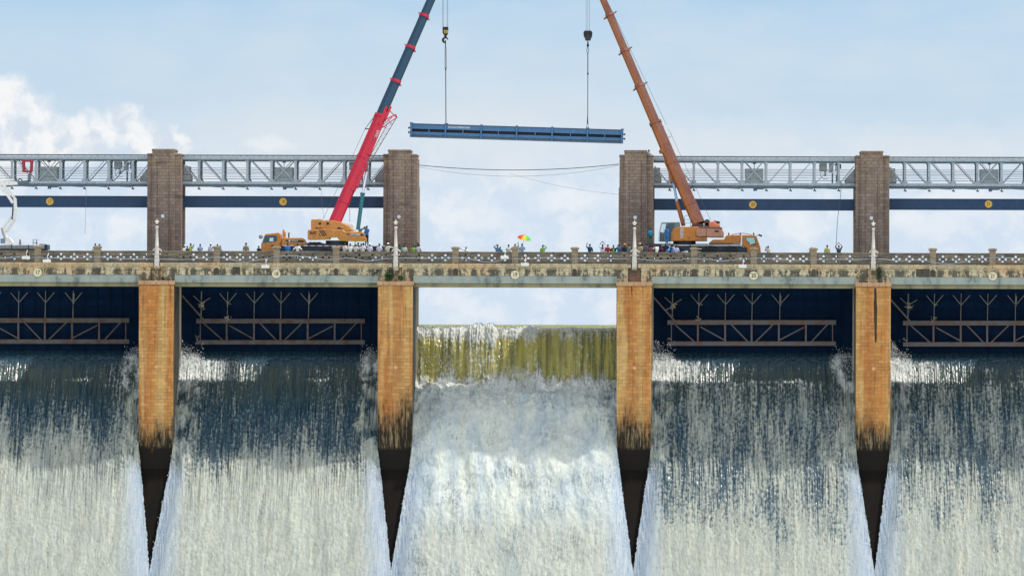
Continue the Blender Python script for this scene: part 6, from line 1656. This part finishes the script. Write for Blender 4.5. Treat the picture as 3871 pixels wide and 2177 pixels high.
tp = W(2453, 566, 9.2)
person(2453, 566, 'rest', 'person looking over the top of the third tower shoulder', (0.40, 0.46, 0.52), DRK, None, None, 0.0, Y=9.2, feet=W(2453, 566, 9.2).z - 1.725, h=1.0)

# ---------------------------------------------------------------- the rainbow umbrella
uc = W(1981, 897, 1.2)
um = thing('umbrella', 'rainbow umbrella tilted over the light blue shirt', 'umbrella', (uc.x, 1.2, uc.z))
ucol = [(0.66, 0.09, 0.03), (0.78, 0.48, 0.03), (0.12, 0.50, 0.06), (0.02, 0.40, 0.12), (0.02, 0.32, 0.25), (0.02, 0.15, 0.50), (0.25, 0.03, 0.30), (0.62, 0.04, 0.04)]
m = MB(); R = 0.66; tilt = Matrix.Rotation(math.radians(14), 3, 'Y') @ Matrix.Rotation(math.radians(14), 3, 'X')
for s_ in range(8):
    m.mat(s_)
    for j in range(5):
        vs = []
        for jj in (j, j + 1):
            for e in (0, 1):
                a = math.pi + math.pi / 8 + 2 * math.pi * (s_ + e) / 8; r = R * math.sin(math.radians(62) * jj / 5) / math.sin(math.radians(62)); z = 0.34 * (math.cos(math.radians(62) * jj / 5) - math.cos(math.radians(62))) / (1 - math.cos(math.radians(62)))
                vs.append(Vector((uc.x, 1.2, uc.z - 0.14)) + tilt @ Vector((r * math.cos(a), r * math.sin(a), z)))
        m.add(vs, [(0, 1, 3, 2)] if j else [(1, 3, 2)])
m.build('canopy', [cloth(c) for c in ucol], um)
m = MB(); q = Vector((uc.x, 1.2, uc.z - 0.14)); m.tube([q + tilt @ Vector((0, 0, 0.40)), q + tilt @ Vector((0, 0, -0.75))], 0.012, 6); m.build('shaft', BLACK, um)

# ---------------------------------------------------------------- cables, ropes, lights and plants on the dam
cb = thing('cable', 'blue-grey cable looping along the outside of the parapet', 'cable', W(1935, 980, -0.08))
pts = []
key = [(0, 978), (60, 972), (170, 974), (260, 976), (330, 974), (365, 970), (440, 978), (520, 980), (600, 978), (690, 982), (770, 976), (815, 972), (850, 973), (900, 990), (940, 992), (1000, 978), (1045, 970), (1110, 966), (1180, 974), (1240, 984), (1290, 976),
       (1340, 975), (1370, 988), (1400, 987), (1450, 978), (1530, 975), (1640, 978), (1720, 974), (1770, 976), (1830, 992), (1870, 992), (1920, 975), (1990, 982), (2060, 973), (2140, 982), (2200, 976), (2300, 979), (2400, 978), (2460, 984), (2530, 984), (2620, 978), (2690, 980),
       (2750, 990), (2765, 980), (2830, 978), (2900, 976), (3000, 984), (3080, 982), (3160, 980), (3230, 982), (3330, 978), (3400, 988), (3480, 982), (3540, 995), (3600, 1000), (3650, 988), (3700, 976), (3780, 974), (3880, 978)]
kx, ky = np.array([k_[0] for k_ in key]), np.array([k_[1] for k_ in key])
xs_ = np.arange(-20, 3900, 12); ys_ = np.interp(xs_, kx, ky); ys_ = np.convolve(np.pad(ys_, 2, mode='edge'), np.ones(5) / 5, 'valid')
m = MB(); m.tube([W(x, y, -0.09) for x, y in zip(xs_, ys_)], 0.028, 6); m.build('hose', CABLEM, cb)
m = MB(); m.tube([W(x, 964 + 6 * math.sin(x / 70.0) + 3 * math.sin(x / 31.0) + 0.0025 * x, -0.06) for x in range(-20, 3900, 14)], 0.02, 5); m.build('dark_wire', ROPE, cb)
def span_cable(label, a, b, sag, r, mat, Y=8.4, name='hanging_cable'):
    A, B_ = W(*a, Y), W(*b, Y); pts = []
    for i in range(31):
        t = i / 30; p = A.lerp(B_, t); p.z -= 4 * sag * t * (1 - t); pts.append(p)
    m = MB(); m.tube(pts, r, 6); return tag(m.build(name, mat), label, 'cable', 'cables hung across the open bay')
span_cable('thick dark cable sagging between the towers of the open bay', (1578, 624), (2340, 621), M(21), 0.035, ROPE)
span_cable('thin grey cable just under the thick one across the open bay', (1578, 630), (2340, 625), M(40), 0.016, ROPEL, 8.5)
span_cable('thinnest grey cable slanting down to the third tower', (1925, 655), (2340, 735), M(12), 0.011, ROPEL, 8.3)
def hang(label, pts, Y, r):
    m = MB(); m.tube([W(x, y, Y) for x, y in pts], r, 6); return tag(m.build('hanging_rope', ROPEL if r < 0.02 else ROPE), label, 'rope')
hang('thin hooked rope hanging from the truss above girder 17', [(326, 640), (325, 780), (322, 860), (321, 878), (324, 885)], 8.5, 0.014)
hang('dark rope hanging from the truss to the reaching person near the fourth tower', [(3181, 690), (3178, 740), (3166, 830), (3163, 890), (3161, 925)], 3.0, 0.024)
hang('thin rope hanging in front of girder 18 beside the red boom', [(1214, 712), (1217, 770), (1224, 822)], 8.3, 0.010)
def flood(px, py, label, arm=True, tilt=0.0):
    p = W(px, py, -0.5); o = thing('floodlight', label, 'floodlight', p, 'floodlights below the parapet')
    m = MB(); m.box(p.x - 0.36, p.x + 0.36, -0.72, -0.36, p.z - 0.12, p.z + 0.10); m.frustum((p.x - 0.40, p.x + 0.40, -0.76, -0.32, p.z + 0.101), (p.x - 0.34, p.x + 0.34, -0.70, -0.38, p.z + 0.16)); m.build('housing', WHITE, o, bevel=0.03)
    m = MB(); m.tube([(p.x + 0.05, -0.54, p.z + 0.1), (p.x + 0.05, -0.54, p.z + 0.42), (p.x + 0.08, -0.05, p.z + 0.70)], 0.035, 6); m.build('bracket', LAMPW, o)
flood(177, 988, 'white floodlight hanging below the parapet near disc 17'); flood(98, 975, 'smaller white floodlight on the parapet of span 17, beside the platform truck')
flood(1003, 1009, 'white floodlight below the parapet near disc 18'); flood(1984, 1001, 'white floodlight below the parapet near disc 19'); flood(1907, 974, 'white floodlight against the cross openings of span 19')
flood(2807, 1008, 'white floodlight below the parapet near disc 20')
def bush(name, label, px, py, w, h, n, Y=-0.6, hang_=False):
    c = W(px, py, Y); o = thing(name, label, 'plant', (c.x, Y, c.z - h / 2), 'plants growing on the dam')
    rnd = random.Random(px); m = MB(); st = MB()
    for _ in range(n):
        a = rnd.uniform(0, 2 * math.pi); r = math.sqrt(rnd.random()); p = Vector((c.x + w / 2 * r * math.cos(a) * (1 if hang_ else 0.7 + 0.3 * rnd.random()), Y + rnd.uniform(-0.25, 0.35), c.z + h / 2 * r * math.sin(a)))
        d = Vector((rnd.gauss(0, 1), rnd.gauss(0, 1), rnd.gauss(0, 1))).normalized(); e = d.cross(Vector((rnd.random(), rnd.random(), rnd.random()))).normalized(); s_ = rnd.uniform(0.05, 0.11)
        m.add([p - d * s_, p + e * s_ * 0.5, p + d * s_, p - e * s_ * 0.5], [(0, 1, 2, 3)])
    for _ in range(8): q = Vector((c.x + rnd.uniform(-w / 2, w / 2) * 0.8, Y + rnd.uniform(-0.1, 0.2), c.z + rnd.uniform(-0.1, 0.45) * h)); st.tube([(c.x + rnd.uniform(-0.1, 0.1), Y + 0.3, c.z - h / 2), q], 0.012, 5)
    m.build('foliage', GREEN, o); st.build('stem', BARK, o)
bush('bush', 'small green bush growing on the pier cap beside the open bay', 1470, 1044, 0.95, 0.75, 420)
bush('bush', 'low dark tuft growing beside the green bush on the pier cap', 1516, 1050, 0.6, 0.4, 140)
bush('vine', 'green vine hanging beside the lamp pilaster between discs 20 and 21', 3323, 1030, 0.36, 1.5, 260, -0.15, True)
bush('tuft', 'tiny green tuft beside the lamp pilaster between discs 17 and 18', 616, 1052, 0.28, 0.3, 60, -0.2)
m = MB(); m.tube([W(1410, 1040, -0.55), W(1432, 1022, 0.05)], 0.07, 8); tag(m.build('drain_pipe', BLACK), 'short dark drain pipe slanting out of the deck near the green bush', 'pipe')
m = MB(); a = W(3064, 939, 0.5); m.box(a.x - 0.12, a.x + 0.12, 0.45, 0.6, Z_PAR1 + 0.02, Z_PAR1 + 0.42); 
yb_ = m.build('yellow_bag', plain('yellow_plastic', (0.75, 0.50, 0.02), 0.5)); tag(yb_, 'yellow bag set on the parapet beside a post near the fourth tower', 'bag')
yb_.location.x += W(3066, 940, 0.3).x - a.x

# ---------------------------------------------------------------- spray where the water leaves the gates
def spray(blobs, seed):
    rs = np.random.RandomState(seed); V, F = [], []
    for (px, py, Y, r, sz) in blobs:
        c = W(px, py, Y); nu, nv = 40, 28; off = len(V)
        th_ = np.linspace(0, 2 * np.pi, nu, endpoint=False); ph = np.linspace(0.02, np.pi - 0.02, nv)
        TH, PH = np.meshgrid(th_, ph)
        n_ = 0.20 * perlin(3 * np.cos(TH) * np.sin(PH) + px, 3 * np.cos(PH) + 3 * np.sin(TH) * np.sin(PH), seed) + 0.10 * perlin(7 * np.cos(TH) * np.sin(PH) + px, 7 * np.cos(PH) + 7 * np.sin(TH) * np.sin(PH), seed + 1)
        rr = r * (1 + n_)
        P = np.stack([c.x + rr * np.cos(TH) * np.sin(PH), Y + 0.8 * rr * np.sin(TH) * np.sin(PH), c.z + sz * rr * np.cos(PH)], -1).reshape(-1, 3)
        V += [tuple(p) for p in P]
        for j in range(nv - 1):
            for i in range(nu): F.append((off + j * nu + i, off + (j + 1) * nu + i, off + (j + 1) * nu + (i + 1) % nu, off + j * nu + (i + 1) % nu))
    me = bpy.data.meshes.new('spray'); me.from_pydata(V, [], F); me.materials.append(SPRAY); me.polygons.foreach_set('use_smooth', [True] * len(F))
    o = bpy.data.objects.new('spray', me); COL.objects.link(o); return tag(o, kind='stuff')
for i in range(4):
    ox = (PX[i] - PX[0]) * K * 0.989
    if i == 1: continue
    bl = [(698 + ox, 1345, 7.0, 0.75, 1.2), (720 + ox, 1362, 6.7, 0.8, 0.9), (748 + ox, 1372, 6.5, 0.65, 0.8), (692 + ox, 1318, 7.4, 0.5, 1.5), (705 + ox, 1400, 6.2, 0.9, 1.0)]
    spray(bl, 11 + i)
for i in range(4):
    ox = (PX[i] - PX[0]) * K * 0.989
    if i == 2: continue
    bl = [(500 + ox, 1365, 6.8, 0.75, 1.1), (480 + ox, 1385, 6.5, 0.75, 1.0), (512 + ox, 1340, 7.2, 0.6, 1.2), (500 + ox, 1420, 6.0, 0.9, 1.2)]
    spray(bl, 31 + i)

rs_ = np.random.RandomState(5); bl = []
for _ in range(46):
    z = -5.6 - 8.0 * rs_.rand() ** 1.3; x = PX[1] + HALF + 1.0 + rs_.rand() * (PITCH - 2 * HALF - 2.0)
    Y = np.interp(-z, [5.0, 8.5, 11.85, 15.6], [5.9, 2.0, -1.2, -4.4]) - 0.35
    k_ = K / (1 + Y / D); fx, fz = VX + x * k_, VY - z * k_
    bl.append((fx - (fz - VY) * ROLL, fz + (fx - VX) * ROLL, Y, 0.8 + 0.9 * rs_.rand(), 0.9 + 0.3 * rs_.rand()))
spray(bl, 77)

# flying drops over the crest and the plumes
DROP = plain('water_drop_white', (0.85, 0.87, 0.88), 0.35, 0, 0.5)
def drops(rows, seed):
    rs = np.random.RandomState(seed); T = np.array([(1, 1, 1), (1, -1, -1), (-1, 1, -1), (-1, -1, 1)]) / 1.73; V, F = [], []
    for x0_, x1_, zl, zh, up_, n_ in rows:
        pw = 1.0 if x1_ - x0_ > 8.5 else 1.9
        for _ in range(n_):
            z = zl + (zh - zl) * rs.rand(); Y = np.interp(-z, [0.3, 1.0, 2.85, 5.0, 8.55, 11.85], [9.2, 8.5, 7.2, 6.2, 2.0, -1.0])
            p = np.array([x0_ + (x1_ - x0_) * rs.rand() ** pw, Y - 0.1 - 0.4 * rs.rand(), z + up_ * rs.rand() ** 3]); r = 0.014 + 0.036 * rs.rand() ** 2.5; k_ = len(V)
            V += [tuple(p + q * r * np.array([1, 1, 1.5])) for q in T]; F += [(k_, k_ + 2, k_ + 1), (k_, k_ + 1, k_ + 3), (k_, k_ + 3, k_ + 2), (k_ + 1, k_ + 2, k_ + 3)]
    me = bpy.data.meshes.new('spray_drops'); me.from_pydata(V, [], F); me.materials.append(DROP)
    o = bpy.data.objects.new('spray_drops', me); COL.objects.link(o); return tag(o, kind='stuff')
for n, xa_, xb_ in BAYS:
    a, b = xa_ + HALF, xb_ - HALF
    if n == 19: drops([(a, b, -0.6, -0.3, 0.5, 900), (a, a + 9, -4.5, -0.6, 0.1, 900), (a, b, -6.5, -5.0, 0.9, 1500)], n)
    else:
        rows = []
        if n != 17: rows += [(a, a + 2.2, -5.2, -2.6, 1.3, 700), (a + 1.0, a + 8.2, -4.9, -3.6, 0.25, 380)]
        if n != 21: rows += [(b, b - 2.0, -5.2, -2.6, 1.1, 420)]
        drops(rows, n)

rs_ = np.random.RandomState(9); V, F = [], []
T_ = np.array([(1, 1, 1), (1, -1, -1), (-1, 1, -1), (-1, -1, 1)]) / 1.73
for n, xa_, xb_ in BAYS:
    for sg in (-1, 1):
        if (n == 17 and sg < 0) or (n == 21 and sg > 0): continue
        for _ in range(110):
            z = -12.0 - 10.5 * rs_.rand(); e = float(edge_half(np.array([z]), (xb_ - xa_) / 2 - HALF)[0]); Y = np.interp(-z, [11.85, 15.6, 20.6, 25.6], [-1.0, -3.6, -7.0, -10.4])
            p = np.array([(xa_ + xb_) / 2 + sg * (e + 0.06 - 0.9 * rs_.rand()), Y - 0.05 - 0.25 * rs_.rand(), z]); r = 0.012 + 0.02 * rs_.rand() ** 2; k_ = len(V)
            V += [tuple(p + q * r * np.array([1, 1, 2.5])) for q in T_]; F += [(k_, k_ + 2, k_ + 1), (k_, k_ + 1, k_ + 3), (k_, k_ + 3, k_ + 2), (k_ + 1, k_ + 2, k_ + 3)]
me = bpy.data.meshes.new('spray_drops'); me.from_pydata(V, [], F); me.materials.append(DROP)
o = bpy.data.objects.new('spray_drops', me); COL.objects.link(o); tag(o, kind='stuff')
